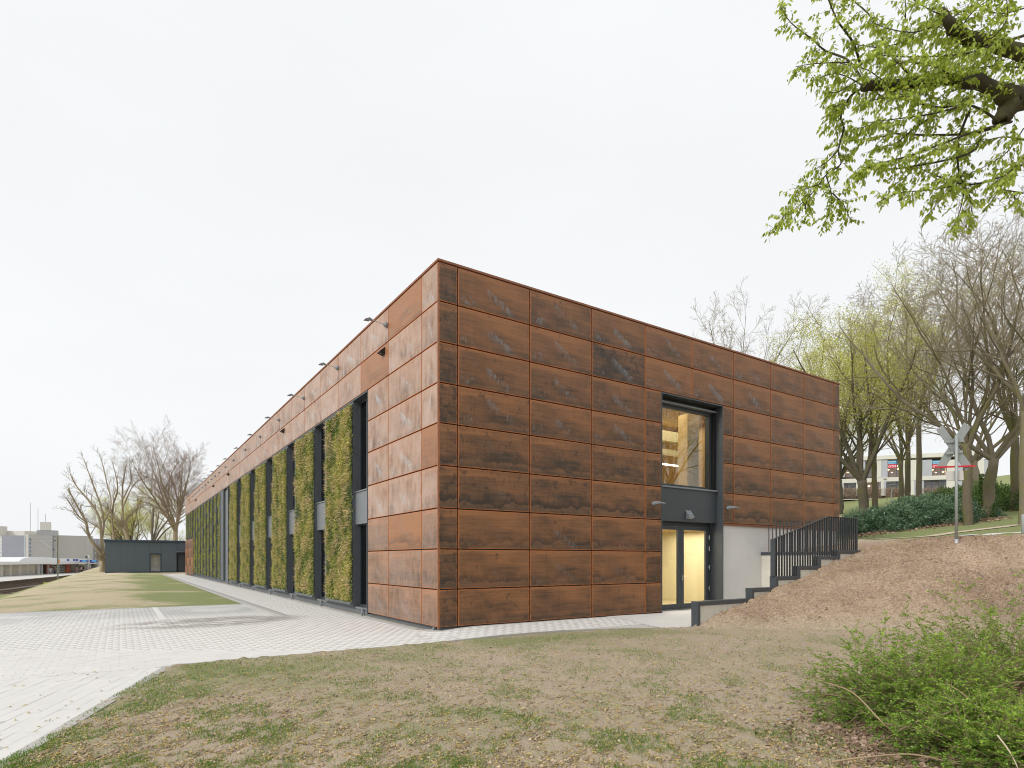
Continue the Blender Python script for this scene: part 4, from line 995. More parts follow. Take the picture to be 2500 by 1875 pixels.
t_ = Vector((p_.x, p_.y, 6.9)); MB().bar(t_ - st_d*1.6, t_ + st_d*1.6, .08, .12).build('light_bar', MAT['station_grey'], w_)
# contact line mast beside the track
p_ = survey(141, 1420, 105); e = empty('catenary_mast', p_, 'greenish steel overhead line mast with bracket arms beside the tracks', 'mast')
MB().bar(p_ - UP*.6, p_ + UP*8.0, .26, .2).build('mast', MAT['mast_green'], e)
def ms(px, py): return survey(px, py, 105) 
MB().tube([ms(139, 1319), ms(97, 1319)], .045, 6).tube([ms(139, 1347), ms(97, 1319)], .045, 6).tube([ms(112, 1329), ms(111, 1362)], .03, 5).build('bracket_arm', MAT['steel_galv'], e)
for a, b in (((136, 1319.3), (131, 1319.3)), ((134, 1343.5), (128, 1339.5))): MB().tube([ms(*a), ms(*b)], .09, 8).build('insulator', MAT['station_dark'], e)
MB().box(p_.x - .5, p_.y - .5, p_.z - .7, p_.x + .5, p_.y + .5, p_.z + .1).build('footing', MAT['concrete_dark'], e)
p_ = survey(215, 1398, 165); e = empty('catenary_mast', p_, 'distant lattice mast between the station roof and the leaning tree', 'mast')
for s in (-.3, .3): MB().bar(p_ + st_d*s - UP*.5, p_ + st_d*s + UP*12.5, .1, .1).build('leg', MAT['steel_galv'], e)
for k in range(12): MB().bar(p_ + st_d*(-.3) + UP*k, p_ + st_d*.3 + UP*(k+1), .06, .06).build('brace', MAT['steel_galv'], e)
# striped buffer board and boulders by the track
p_ = survey(114, 1425, 98); e = empty('buffer_board', p_ - UP*.6, 'yellow and black striped buffer board low beside the tracks', 'barrier')
MB().obox(p_, RT, FW, UP, .48, .06, .2).build('board', MAT['yellow'], e)
for k in range(3):
    c = p_ + RT*(-.3 + k*.3) - FW*.064; m = MB(); m.quad(c - RT*.12 - UP*.2, c - RT*.01 - UP*.2, c + RT*.12 + UP*.2, c + RT*.01 + UP*.2); m.build('black_stripe', MAT['black_plastic'], e)
for s in (-.3, .3): MB().obox(p_ + RT*s - UP*.45, RT, FW, UP, .05, .05, .35).build('leg', MAT['rail_steel'], e)
def rock(name, c, r, mat, seed, lab, cat, group=None, flat=.6):
    rr_ = np.random.default_rng(seed); m = MB().sphere((0, 0, 0), 1, 9, 7); v = np.array(m.v); k = 1 + .22*np.sin(v[:, 0]*3.1 + seed)*np.sin(v[:, 1]*2.7 + 1) + .1*rr_.standard_normal(len(v)); v = v*k[:, None]*np.array([r, r*.8, r*flat]); m.v = [tuple(p) for p in v]
    o = m.build(name, mat, None, True); o.location = c; o.rotation_euler = (0, 0, seed); return tag(o, lab, cat, group)
for k, (px, py, d, r, lab) in enumerate(((157, 1426.5, 88, .5, 'largest white boulder at the foot of the lawn slope by the tracks'), (177, 1421.5, 92, .3, 'small white boulder between the larger one and the round yellow one'), (187, 1416, 95, .32, 'yellowish round boulder furthest up the lawn slope by the tracks'))):
    rock('boulder', survey(px, py, d), r, MAT['station_white'] if k < 2 else MAT['sand'], k + 1, lab, 'boulder', 'boulders by the tracks')

# ------------------------------------------------------------------ people on the platform
plain('skin', (.55, .33, .24), .6); plain('hair', (.06, .04, .03), .7)
for nm, c in (('pale_coat', (.62, .66, .68)), ('brown_jacket', (.22, .15, .1)), ('blue_jacket', (.05, .16, .5)), ('grey_coat', (.33, .25, .3)), ('white_jacket', (.68, .64, .6)), ('red_jacket', (.55, .07, .06)), ('olive_jacket', (.22, .19, .06)), ('black_jacket', (.02, .025, .03)), ('dark_trousers', (.02, .022, .03)), ('pale_trousers', (.55, .58, .66))): plain(nm, c, .8)
def person(p, h, coat, legs, face, stride, lab, coat_low=.5, bag=None):
    """continuous body grown from a posed skeleton; p = feet, face = heading"""
    f = Vector((math.sin(face), math.cos(face), 0)); s = Vector((math.cos(face), -math.sin(face), 0)); k = h/1.75
    J = {'pel': (0, 0, .95), 'chest': (0, .02, 1.28), 'neck': (0, .02, 1.47), 'head': (0, .05, 1.60), 'top': (0, .04, 1.70)}
    R_ = {'pel': (.155, .115), 'chest': (.19, .125), 'neck': (.06, .06), 'head': (.095, .10), 'top': (.07, .08)}
    E_ = [('pel', 'chest'), ('chest', 'neck'), ('neck', 'head'), ('head', 'top')]
    for sd_, st_ in ((-1, stride), (1, -stride)):
        n = 'l' if sd_ < 0 else 'r'
        J[n+'hip'] = (.09*sd_, 0, .88); J[n+'knee'] = (.10*sd_, st_*.5 + .03, .50); J[n+'ank'] = (.10*sd_, st_ - .02, .08); J[n+'toe'] = (.11*sd_, st_ + .14, .04)
        J[n+'sho'] = (.19*sd_, .01, 1.40); J[n+'elb'] = (.26*sd_, -st_*.4 + .02, 1.13); J[n+'wri'] = (.24*sd_, -st_*.4 + .16, .96); J[n+'hand'] = (.23*sd_, -st_*.4 + .22, .90)
        R_.update({n+'hip': (.095, .1), n+'knee': (.065, .068), n+'ank': (.045, .05), n+'toe': (.04, .035), n+'sho': (.075, .075), n+'elb': (.055, .055), n+'wri': (.038, .035), n+'hand': (.04, .028)})
        E_ += [('pel', n+'hip'), (n+'hip', n+'knee'), (n+'knee', n+'ank'), (n+'ank', n+'toe'), ('chest', n+'sho'), (n+'sho', n+'elb'), (n+'elb', n+'wri'), (n+'wri', n+'hand')]
    names = list(J); me = bpy.data.meshes.new('body'); me.from_pydata([tuple((s*J[n][0] + f*J[n][1] + UP*J[n][2])*k) for n in names], [(names.index(a), names.index(b)) for a, b in E_], [])
    o = bpy.data.objects.new('person', me); col.objects.link(o)
    md = o.modifiers.new('skin', 'SKIN'); md.use_smooth_shade = True
    for i, n in enumerate(names): me.skin_vertices[0].data[i].radius = (R_[n][0]*k, R_[n][1]*k); me.skin_vertices[0].data[i].use_root = (n == 'pel')
    o.modifiers.new('sub', 'SUBSURF').levels = 1
    m2 = bpy.data.meshes.new_from_object(o.evaluated_get(bpy.context.evaluated_depsgraph_get())); bpy.data.objects.remove(o)
    m2.materials.clear()
    for mt in (MAT[legs], MAT[coat], MAT['skin'], MAT['black_plastic']): m2.materials.append(mt)
    for pl in m2.polygons:
        z = pl.center.z/k; lat = abs(Vector(pl.center).dot(s))/k
        pl.material_index = 3 if z < .09 else 2 if (z > 1.49 or (lat > .2 and z < .97)) else 1 if (z > coat_low + .4 or lat > .19) else 0
    o = bpy.data.objects.new('person', m2); col.objects.link(o); o.location = p; tag(o, lab, 'person', 'people on the platform')
    hp = MB().sphere(Vector(p) + f*(.03*k) + UP*(1.665*k), .105*k, 10, 7, (1, 1, .85)); hp.build('hair', MAT['hair'], o, True)
    fc = f*(.14*k) + UP*(1.60*k); MB().sphere(Vector(p) + fc, .018*k, 6, 5).sphere(Vector(p) + fc + s*.035*k + UP*.03*k - f*.012*k, .012*k, 6, 5).sphere(Vector(p) + fc - s*.035*k + UP*.03*k - f*.012*k, .012*k, 6, 5).build('face', MAT['skin'], o)
    if bag:
        b = Vector(p) + s*(.30*k) + UP*(.95*k); MB().obox(b, s, f, UP, .07*k, .16*k, .18*k, .03).build('bag', MAT[bag], o)
    return o
PP = [(106, -1.5, 1.62, 'pale_coat', 'pale_trousers', 2.6, .05, 'person in a pale long coat left of the brown jacket near the warning triangle', .25, None),
      (113, -1.8, 1.78, 'brown_jacket', 'dark_trousers', 3.6, .12, 'person in a brown jacket and dark trousers in the station doorway group', .45, None),
      (119.3, -1.3, 1.74, 'blue_jacket', 'dark_trousers', 1.4, .1, 'person in a bright blue jacket with a dark backpack by the rust panel', .5, 'black_jacket'),
      (160, -2.6, 1.72, 'grey_coat', 'grey_coat', 2.0, .15, 'person in a long greyish pink coat carrying a red bag', .1, 'red_jacket'),
      (173, -2.4, 1.70, 'white_jacket', 'dark_trousers', 4.2, .22, 'person in an off-white jacket walking beside the red jacket', .45, None),
      (178, -2.2, 1.66, 'red_jacket', 'dark_trousers', 4.3, .15, 'person in a red jacket between the white and the olive jackets', .5, None),
      (181.5, -1.6, 1.76, 'olive_jacket', 'dark_trousers', 1.2, .1, 'person in an olive jacket next to the clock pole', .5, None),
      (198.5, -.5, 1.70, 'black_jacket', 'pale_trousers', 2.4, .12, 'person in a black jacket and pale trousers in the lit passage', .5, None),
      (208.5, 1.2, 1.66, 'brown_jacket', 'pale_trousers', 3.0, .1, 'person standing deepest in the lit passage, brown jacket', .5, None)]
for px, bk, h, coat, legs, fa, stv, lab, cl, bag in PP: person(st(px, None, bk), h, coat, legs, fa, stv, lab, cl, bag)

# ------------------------------------------------------------------ city blocks beyond the station
def block(px0, d0, px1, d1, ytop, ybot, depth, name, mat, lab):
    a = survey(px0, 1366.5, d0); b = survey(px1, 1366.5, d1); dv = Vector((b.x-a.x, b.y-a.y, 0)); L = dv.length; dv.normalize(); n = Vector((-dv.y, dv.x, 0))
    if n.dot((a + b)/2 - CAM) < 0: n = -n
    dm_ = (d0+d1)/2; zt = 1.783 + (1366.5-ytop)/FPX*dm_; zb = 1.783 + (1366.5-ybot)/FPX*dm_
    e = empty(name, ((a.x+b.x)/2, (a.y+b.y)/2, zb), lab, 'building')
    c = Vector(((a.x+b.x)/2, (a.y+b.y)/2, (zt+zb)/2)) + n*depth/2; MB().obox(c, dv, n, UP, L/2, depth/2, (zt-zb)/2).build('wall', mat, e)
    def on(s0, s1, t0, t1, nm, mt, out=.06, parent=e):
        p = Vector((a.x, a.y, 0)) + dv*(L*(s0+s1)/2) - n*(out/2); p.z = lerp(zb, zt, (t0+t1)/2); return MB().obox(p, dv, n, UP, L*(s1-s0)/2, out/2, (zt-zb)*(t1-t0)/2).build(nm, mt, parent)
    return e, on, (a, b, dv, n, L, zb, zt)
e, on, g = block(-60, 252, 69, 212, 1310, 1402, 20, 'office_building', MAT['facade_grey'], 'glazed office building at the left edge behind the station')
for k in range(9):
    on(.02, .30, .08 + k*.1, .135 + k*.1, 'window_band', MAT['pale_glass']); on(.33, .60, .08 + k*.1, .135 + k*.1, 'window_band', MAT['pale_glass']); on(.62, .69, .08 + k*.1, .14 + k*.1, 'window', MAT['blue_glass'])
on(.70, .80, .05, .93, 'glass_bay', MAT['blue_glass'], .3); on(.81, .955, .05, .97, 'glass_bay', MAT['pale_glass'], .2)
for s in (.31, .61, .695, .805): on(s, s + .006, .0, .99, 'mullion', MAT['facade_pale'], .5)
e, on, g = block(69.5, 211.5, 128, 216, 1307, 1402, 22, 'stone_building', MAT['facade_grey'], 'blank grey stone block with a stair window column behind the station')
for k in range(9): on(.03, .11, .06 + k*.1, .12 + k*.1, 'window', MAT['blue_glass'], .1)
for k in range(12): on(.14, .99, .075*k + .07, .075*k + .073, 'stone_joint', MAT['station_grey'], .02)
MB().box(g[0].x + 2, g[0].y + 3, g[6], g[0].x + 8, g[0].y + 8, g[6] + 2.0).build('roof_plant', MAT['station_grey'], e); MB().box(g[0].x + 3, g[0].y + 2.9, g[6] + 2, g[0].x + 6, g[0].y + 6, g[6] + 5.0).build('roof_plant', MAT['facade_pale'], e)
for k in range(3): MB().tube([(g[0].x + k*2.2, g[0].y + 5, g[6]), (g[0].x + k*2.2, g[0].y + 5, g[6] + 12 - k*2)], .08, 5).build('antenna', MAT['station_grey'], e)
e, on, g = block(127.5, 217, 141, 222, 1309, 1402, 15, 'slate_building', MAT['facade_blue'], 'narrow blue-grey facade between the stone block and the mast')
for k in range(5): on(.1, .35, .3 + k*.13, .4 + k*.13, 'window', MAT['blue_glass'], .1)
e, on, g = block(143, 240, 205, 240, 1314, 1402, 25, 'concert_hall', MAT['facade_pale'], 'pale flat block with a large blue-green glass field behind the clock')
for i in range(4):
    for j in range(5): on(.03 + i*.135, .155 + i*.135, .40 + j*.105, .5 + j*.105, 'pane', MAT['pale_glass'], .12)
on(.0, 1, .985, 1.0, 'roof_edge', MAT['station_dark'], .3)
e, on, g = block(198, 239, 262, 250, 1315, 1402, 25, 'slate_building', MAT['facade_blue'], 'blue-grey striped block behind the leaning bare tree')
for k in range(6): on(.06 + k*.15, .08 + k*.15, .35, .98, 'light_stripe', MAT['facade_pale'], .1)
on(0, 1, .0, .36, 'base_wall', MAT['facade_pale'], .15); on(.1, .32, .2, .3, 'red_lettering_panel', MAT['sign_red'], .2)
e, on, g = block(-80, 300, 60, 300, 1296, 1402, 20, 'tower_block', MAT['facade_pale'], 'faint pale block with roof plant farthest back at the left edge')
on(.62, .7, .6, 1.1, 'roof_plant', MAT['facade_pale'], 6)

# ------------------------------------------------------------------ gym on the hill
plain('gym_pale', (.66, .64, .58), .8, 0, .06, .5); plain('gym_grey', (.43, .44, .48), .8, 0, .06, .5); plain('gym_frame', (.13, .15, .19), .5)
plain('gym_interior', (.16, .12, .10), .8, 0, .5, 1.2); plain('poster_blue', (.04, .33, .60), .5); plain('poster_red', (.72, .05, .10), .5)
G0 = survey(2170, 1212, 100.0); gd = Vector((.62, -.78, 0)).normalized(); gn = Vector((-gd.y, gd.x, 0)); gn = gn if gn.dot(FW) < 0 else -gn
gym = empty('gym_building', G0, 'pale two-storey building with red and blue gym posters on the hill behind trees', 'building')
def gp(px, py):
    p = survey_plane(px, py, G0, gn); return (p - G0).dot(gd), p.z
def gbox(px0, px1, y0, y1, o0, o1, nm, mat, parent=None, mb=None):
    s0, z0 = gp(px0, y0); s1, z1 = gp(px1, y1); c = G0 + gd*((s0+s1)/2) + gn*((o0+o1)/2); c.z = (z0+z1)/2
    b = MB().obox(c, gd, gn, UP, abs(s1-s0)/2, abs(o1-o0)/2, abs(z1-z0)/2); return b.build(nm, mat, parent or gym)
gbox(1960, 2420, 1222, 1119, -.8, -12, 'rear_volume', MAT['gym_interior']); gbox(1960, 2420, 1122, 1110, -12, .25, 'parapet', MAT['gym_pale'])
gbox(1960, 2420, 1173.5, 1166.7, -.75, .12, 'floor_band', MAT['gym_pale']); gbox(1960, 2420, 1222, 1210.5, -.75, .1, 'base', MAT['gym_pale'])
UPW = [(2062, 2088), (2112, 2131), (2166.5, 2204.5), (2275, 2311), (2350, 2380)]; LOW = [(2060, 2090), (2112, 2150), (2163, 2202), (2255, 2310), (2350, 2380)]
def walls(wins, y0, y1, mats):
    x = 1960
    for i, (a, b) in enumerate(wins + [(2420, 2420)]):
        mid = lerp(x, a, .55)
        if a - x > 2: gbox(x, mid, y0, y1, -.75, .1, 'wall', MAT[mats[0]]); gbox(mid, a, y0, y1, -.75, .098, 'wall', MAT[mats[1]])
        x = b
walls(UPW, 1166.6, 1122.1, ('gym_pale', 'gym_grey')); walls(LOW, 1210.4, 1173.6, ('gym_pale', 'gym_grey'))
def gwin(a, b, y0, y1, mull):
    w = gbox(a, b, y0, y0 - 1.2, -.2, .05, 'window', MAT['gym_frame']); gbox(a, b, y1 + 1.2, y1, -.2, .05, 'frame', MAT['gym_frame'], w)
    for m_ in [a, b - .9] + [lerp(a, b, t) for t in mull]: gbox(m_, m_ + .9, y0 - 1.2, y1 + 1.2, -.2, .049, 'frame', MAT['gym_frame'], w)
    gbox(a + .9, b - .9, lerp(y0, y1, .27) + .3, lerp(y0, y1, .27) - .3, -.15, .02, 'frame', MAT['gym_frame'], w)
    gbox(a + .9, b - .9, y0 - 1.2, y1 + 1.2, -.12, -.1, 'pane', MAT['glass_clear'], w); return w
for i, (a, b) in enumerate(UPW):
    w = gwin(a, b, 1166.5, 1122.2, (.6,) if b - a > 24 else ())
    if i in (0, 2, 3):
        pb = lerp(a, b, .59); k = gbox(a + .9, pb, 1133, 1123.6, -.06, -.04, 'poster', MAT['poster_blue'], w); k2 = gbox(a + .9, pb, 1143, 1133.05, -.06, -.04, 'poster', MAT['poster_red'], w)
        for tx, ya, yb, mt in (('RWIN', 1129.2, 1124.6, k), ('SPORT', 1132.4, 1129.9, k), ('GYM', 1141.2, 1135.3, k2)):
            s0, z0 = gp(a + 2.6, ya); s1, z1 = gp(pb - 1.6, yb); o_ = G0 + gd*s0 - gn*.035; o_.z = z0; text_part('lettering', tx, MAT['station_white'], mt, o_, gd, UP, z1 - z0, width=s1-s0)
        for kx, ky in ((.12, 1146), (.72, 1144), (.35, 1153), (.85, 1151), (.68, 1137)):
            s0, z0 = gp(lerp(a, b, kx), ky); c = G0 + gd*s0 - gn*.5; c.z = z0; MB().sphere(c, .15, 8, 6, (1, 1, .6)).build('pendant_lamp', MAT['warm_bulb'], w)
for i, (a, b) in enumerate(LOW):
    w = gwin(a, b, 1210.3, 1173.7, (.35, .68) if i != 1 else (.42,))
    if i == 1:
        for kx, ky in ((.3, 1186), (.6, 1182)):
            s0, z0 = gp(lerp(a, b, kx), ky); c = G0 + gd*s0 - gn*.5; c.z = z0; MB().sphere(c, .18, 8, 6, (1, 1, .6)).build('pendant_lamp', MAT['warm_bulb'], w)
s0, z0 = gp(2159, 1167.5); c = G0 + gd*s0 + gn*.25; c.z = z0; MB().obox(c, gd, gn, UP, .18, .2, .1).build('wall_lamp', MAT['sign_white'], gym)

# ------------------------------------------------------------------ trees
def prisms(segs):
    """thin three-sided twigs, vectorised: rows of p0(3) p1(3) r0 r1"""
    a = np.asarray(segs, dtype=float).reshape(-1, 8); p0, p1 = a[:, :3], a[:, 3:6]; d = unit(p1 - p0)
    ref = np.where(np.abs(d[:, 2:3]) > .9, np.array([[1., 0, 0]]), np.array([[0, 0, 1.]])); x = unit(np.cross(d, ref)); y = np.cross(d, x)
    v = []
    for p, r in ((p0, a[:, 6:7]), (p1, a[:, 7:8])):
        for k in range(3):
            t = 2*math.pi*k/3; v.append(p + (x*math.cos(t) + y*math.sin(t))*r)
    v = np.stack(v, 1).reshape(-1, 3); n = len(a); b = (np.arange(n)*6)[:, None]
    q = np.concatenate([b + np.array([[k, (k+1) % 3, 3+(k+1) % 3, 3+k]]) for k in range(3)]); return v, q
class Tree:
    def __init__(s, seed): s.r = random.Random(seed); s.mb = MB(); s.tw = []; s.tips = []
    def rv(s): 
        return Vector((s.r.gauss(0, 1), s.r.gauss(0, 1), s.r.gauss(0, 1)))
    def limb(s, pts, rad, n=7):
        """thick limb through given points, returned for branching"""
        out = []; rr_ = []
        P = [Vector(p) for p in pts]
        for i in range(len(P)-1):
            for j in range(4):
                t = j/4; a = P[max(i-1, 0)]; b = P[i]; c = P[i+1]; d = P[min(i+2, len(P)-1)]
                out.append(.5*((2*b) + (c-a)*t + (2*a-5*b+4*c-d)*t*t + (3*b-a-3*c+d)*t**3)); rr_.append(lerp(rad[i], rad[i+1], t))
        out.append(P[-1]); rr_.append(rad[-1])
        if rad[0] > .06:
            rr_ = [q*s.r.uniform(.9, 1.12) for q in rr_]; out = [out[0]] + [p + s.rv()*rr_[i+1]*.10 for i, p in enumerate(out[1:-1])] + [out[-1]]
        s.mb.tube(out, rr_, n); return out, rr_
    def grow(s, p, d, L, r, lvl, cfg):
        c = cfg[lvl]; n = max(2, int(c.get('seg', 3))); pts = [p]; rad = [r]; st_ = L/n
        for i in range(n):
            d = (d + s.rv()*c.get('wig', .12) + UP*c.get('trop', .05)).normalized(); p = p + d*st_; pts.append(p); rad.append(r*(1 - (i+1)/n*(1-c.get('tap', .35))))
        if r > .035: s.mb.tube(pts, rad, 6 if r > .1 else 5, False)
        else:
            for i in range(n): s.tw.append((*pts[i], *pts[i+1], rad[i], rad[i+1]))
        if lvl + 1 < len(cfg): s.sprout(pts, rad, lvl, cfg, L)
        else: s.tips.append((pts[-1], d))
        if lvl + 1 == len(cfg) - 0 and n > 1: s.tips.append((pts[len(pts)//2], d))
    def sprout(s, pts, rad, lvl, cfg, L, k=None, lo=None):
        c = cfg[lvl]; nx = cfg[lvl+1]; k = k or c['n']; lo = c.get('lo', .25) if lo is None else lo; ph = s.r.uniform(0, 6.28)
        for j in range(k):
            t = lo + (1-lo)*(j + s.r.random()*.8)/k; t = min(t, .995); x = t*(len(pts)-1); i = int(x); f = x - i
            p = pts[i].lerp(pts[i+1], f); dd = (pts[i+1]-pts[i]).normalized(); r = lerp(rad[i], rad[i+1], f)
            sd = dd.cross(UP if abs(dd.z) < .95 else Vector((1, 0, 0))).normalized(); u2 = dd.cross(sd); ph += 2.4 + s.r.uniform(-.4, .4)
            an = R(c.get('ang', 45) + s.r.uniform(-12, 12)); q_ = (dd*math.cos(an) + (sd*math.cos(ph) + u2*math.sin(ph))*math.sin(an)).normalized()
            l = L*c.get('ratio', .5)*(1 - c.get('fall', .45)*t)*s.r.uniform(.75, 1.2)
            s.grow(p, q_, l, max(r*c.get('rr', .55), nx.get('rmin', .004)), lvl+1, cfg)
    def wood(s): 
        v, q_ = (np.array(s.mb.v).reshape(-1, 3), s.mb.f)
        me = bpy.data.meshes.new('trunk'); me.from_pydata([tuple(x) for x in v], [], q_); me.polygons.foreach_set('use_smooth', [True]*len(q_)); me.update(); return me
    def twigs(s):
        v, q_ = prisms(s.tw); return fast_mesh('crown', v, quads=q_)
    def leaves(s, per, L, W, seed=1, droop=-.2, spread=.08):
        r = np.random.default_rng(seed); c = np.array([t[0] for t in s.tips]); d = np.array([t[1] for t in s.tips]); c = np.repeat(c, per, 0); d = np.repeat(d, per, 0); n = len(c)
        c = c + r.standard_normal((n, 3))*spread; d = d*.4 + r.standard_normal((n, 3))*.6 + np.array([0, 0, droop])
        return leaf_mesh('leaves', c, d, r.uniform(.7, 1.2, n)*L, r.uniform(.7, 1.2, n)*W, None, r)
def tree_things(t, twig_mat, bark_mat, leaf=None):
    a = t.wood(); a.materials.append(MAT[bark_mat]); out = [('trunk', a)]
    if t.tw: b = t.twigs(); b.materials.append(MAT[twig_mat]); out.append(('crown', b))
    if leaf: leaf[0].materials.append(MAT[leaf[1]]); out.append(('leaves', leaf[0]))
    return out
def plant_tree(name, meshes, loc, lab, cat='tree', group=None, rz=0.0, sc=1.0):
    e = empty(name, loc, lab, cat, group, rz); e.scale = (sc, sc, sc) if not hasattr(sc, '__len__') else sc
    for nm, me in meshes: link(nm, me, None, e)
    return e
def std_tree(seed, h, r0, fork, nl, cfg, lean=(0, 0), la=32, tops=1.0):
    """trunk to fork height, then nl ascending limbs"""
    t = Tree(seed); tr, rd = t.limb([(0, 0, -.6), (lean[0]*.2, lean[1]*.2, fork*.4), (lean[0], lean[1], fork)], [r0*1.25, r0, r0*.85], 9)
    for k in range(nl):
        a = k*2*math.pi/nl + t.r.uniform(-.4, .4); an = R(la*t.r.uniform(.35, 1.25)) if k else R(6); d = Vector((math.cos(a)*math.sin(an), math.sin(a)*math.sin(an), math.cos(an)))
        t.grow(tr[-1] - UP*t.r.uniform(0, fork*.12), d, (h-fork)*t.r.uniform(.75, 1.02)*tops, r0*t.r.uniform(.42, .62), 0, cfg)
    return t
BARE = [dict(seg=9, wig=.09, trop=.05, tap=.15, n=11, lo=.14, ang=42, ratio=.42, fall=.35, rr=.5), dict(seg=5, wig=.12, trop=.06, tap=.3, n=7, ang=40, ratio=.5, rr=.55, rmin=.022), dict(seg=4, wig=.16, trop=.05, tap=.35, n=5, ang=40, ratio=.55, rr=.55, rmin=.015), dict(seg=3, wig=.2, trop=.06, tap=.5, n=2, ang=38, ratio=.6, rr=.6, rmin=.011), dict(seg=2, wig=.2, trop=.06, tap=.5, rmin=.008)]
BUD = [dict(seg=9, wig=.10, trop=.07, tap=.18, n=10, lo=.15, ang=36, ratio=.42, fall=.4, rr=.48), dict(seg=5, wig=.14, trop=.10, tap=.3, n=6, ang=38, ratio=.5, rr=.5, rmin=.018), dict(seg=4, wig=.18, trop=.08, tap=.35, n=4, ang=42, ratio=.55, rr=.5, rmin=.010), dict(seg=3, wig=.22, trop=.06, tap=.5, rmin=.008)]
tBare1 = std_tree(41, 20, .26, 5.5, 6, BARE, la=38); tBare2 = std_tree(42, 20, .30, 4.2, 5, BARE, (.9, .3), 42); tTall = std_tree(43, 21, .23, 8, 4, BARE, la=26)
mBare1 = tree_things(tBare1, 'twig_brown', 'bark_moss'); mBare2 = tree_things(tBare2, 'twig_brown', 'bark_grey'); mTall = tree_things(tTall, 'twig_brown', 'bark_grey')
tBud1 = std_tree(51, 15, .33, 3.2, 7, BUD, (-.35, .1), 30); tBud2 = std_tree(52, 16, .21, 5.0, 5, BUD, la=26)
mBud1 = tree_things(tBud1, 'twig_brown', 'bark_dark', (tBud1.leaves(6, .12, .065, 1, 0, .26), 'leaf_bud')); mBud2 = tree_things(tBud2, 'twig_brown', 'bark_moss', (tBud2.leaves(6, .12, .065, 2, 0, .26), 'leaf_bud'))
def at_px(px, d, sink=.0):
    p = survey(px, 1366.5, d); return Vector((p.x, p.y, float(H(p.x, p.y)) - sink))
G_ = 'trees on the hillside park'
# (mesh, px, d, base photo height or None, rotation, scale, label)
for me, px, d, by, rz, sc, nm, lab in (
    (mBud1, 2110, 42, 1250, .3, (1.0, 1.0, 1.0), 'budding_tree', 'stout mossy forked tree with fresh buds right behind the hall corner'),
    (mBud2, 2216, 47, 1232, 1.2, (.95, .95, 1.12), 'budding_tree', 'slim straight budding tree left of the pair in front of the gym'),
    (mTall, 2243, 49, 1228, 2.1, (.9, .9, .98), 'bare_tree', 'slender bare trunk right beside the slim budding tree in front of the gym'),
    (mBud2, 1985, 56, 1235, 2.2, (1.1, 1.1, 1.05), 'budding_tree', 'budding tree whose yellow-green crown shows over the hall roof end'),
    (mBud1, 2050, 60, 1225, 4.2, (1.1, 1.1, 1.12), 'budding_tree', 'tall budding tree between the roof end and the forked mossy tree'),
    (mBud2, 2135, 62, 1215, 5.0, (1.2, 1.2, 1.22), 'budding_tree', 'rear budding tree with a high yellow-green crown top behind the forked tree'),
    (mTall, 1806, 78, 1240, .9, (1.15, 1.15, 1.44), 'bare_tree', 'isolated tall bare tree rising alone above the hall roof'),
    (mBare1, 1900, 85, 1240, 2.9, (.95, .95, 1.12), 'bare_tree', 'bare round-topped tree half hidden behind the roof, right of the isolated one'),
    (mBare1, 2362, 33, 1300, 1.9, (.85, .85, .84), 'bare_tree', 'upright mossy trunk in the grass just right of the crossing sign'),
    (mBare2, 2408, 36, 1262, 3.5, (1.0, 1.0, .86), 'bare_tree', 'big twin-stemmed leaning tree wrapped in ivy at the right'),
    (mBare1, 2478, 40, 1270, 4.4, (1.0, 1.0, .92), 'bare_tree', 'bare tree with bent trunk behind the marker post'),
    (mTall, 2503, 30, 1300, 5.6, (1.0, 1.0, .78), 'bare_tree', 'bare tree cut off by the right picture edge'),
    (mBare2, 2385, 58, 1240, .2, (1.1, 1.1, 1.0), 'bare_tree', 'tallest bare tree in the back row between the sign and the ivy tree'),
    (mBare1, 2200, 72, 1220, 5.2, (1.0, 1.0, .95), 'bare_tree', 'thin greyish crown behind the two trunks in front of the gym')):
    p = survey(px, by, d); hz = float(H(p.x, p.y)); plant_tree(nm, me, Vector((p.x, p.y, hz - .1)), lab, 'tree', G_, rz, sc)
# trees that only the big entrance window reflects
plant_tree('bare_tree', mBare2, Vector((27, -17, float(H(27, -17)))), 'bare spreading tree mirrored in the entrance window', 'tree', G_, 1.0, .8)
plant_tree('bare_tree', mBare1, Vector((36, -23, float(H(36, -23)))), 'second bare tree mirrored in the entrance window', 'tree', G_, 2.0, .9)
# ivy on the twin-stemmed tree
p = survey(2408, 1262, 36); n = 1800; th = rng.uniform(0, 6.28, n); zz = 2.8*rng.random(n)**1.4; c = np.stack([.3*np.cos(th) + .06*zz, .3*np.sin(th), zz], -1)
iv = link('ivy', leaf_mesh('ivy', c, np.stack([np.cos(th), np.sin(th), -.6*np.ones(n)], -1), .16, .13), MAT['leaf_dark'], None, (p.x, p.y, float(H(p.x, p.y)))); tag(iv, 'dark ivy sleeve climbing the big leaning tree trunk', 'ivy')
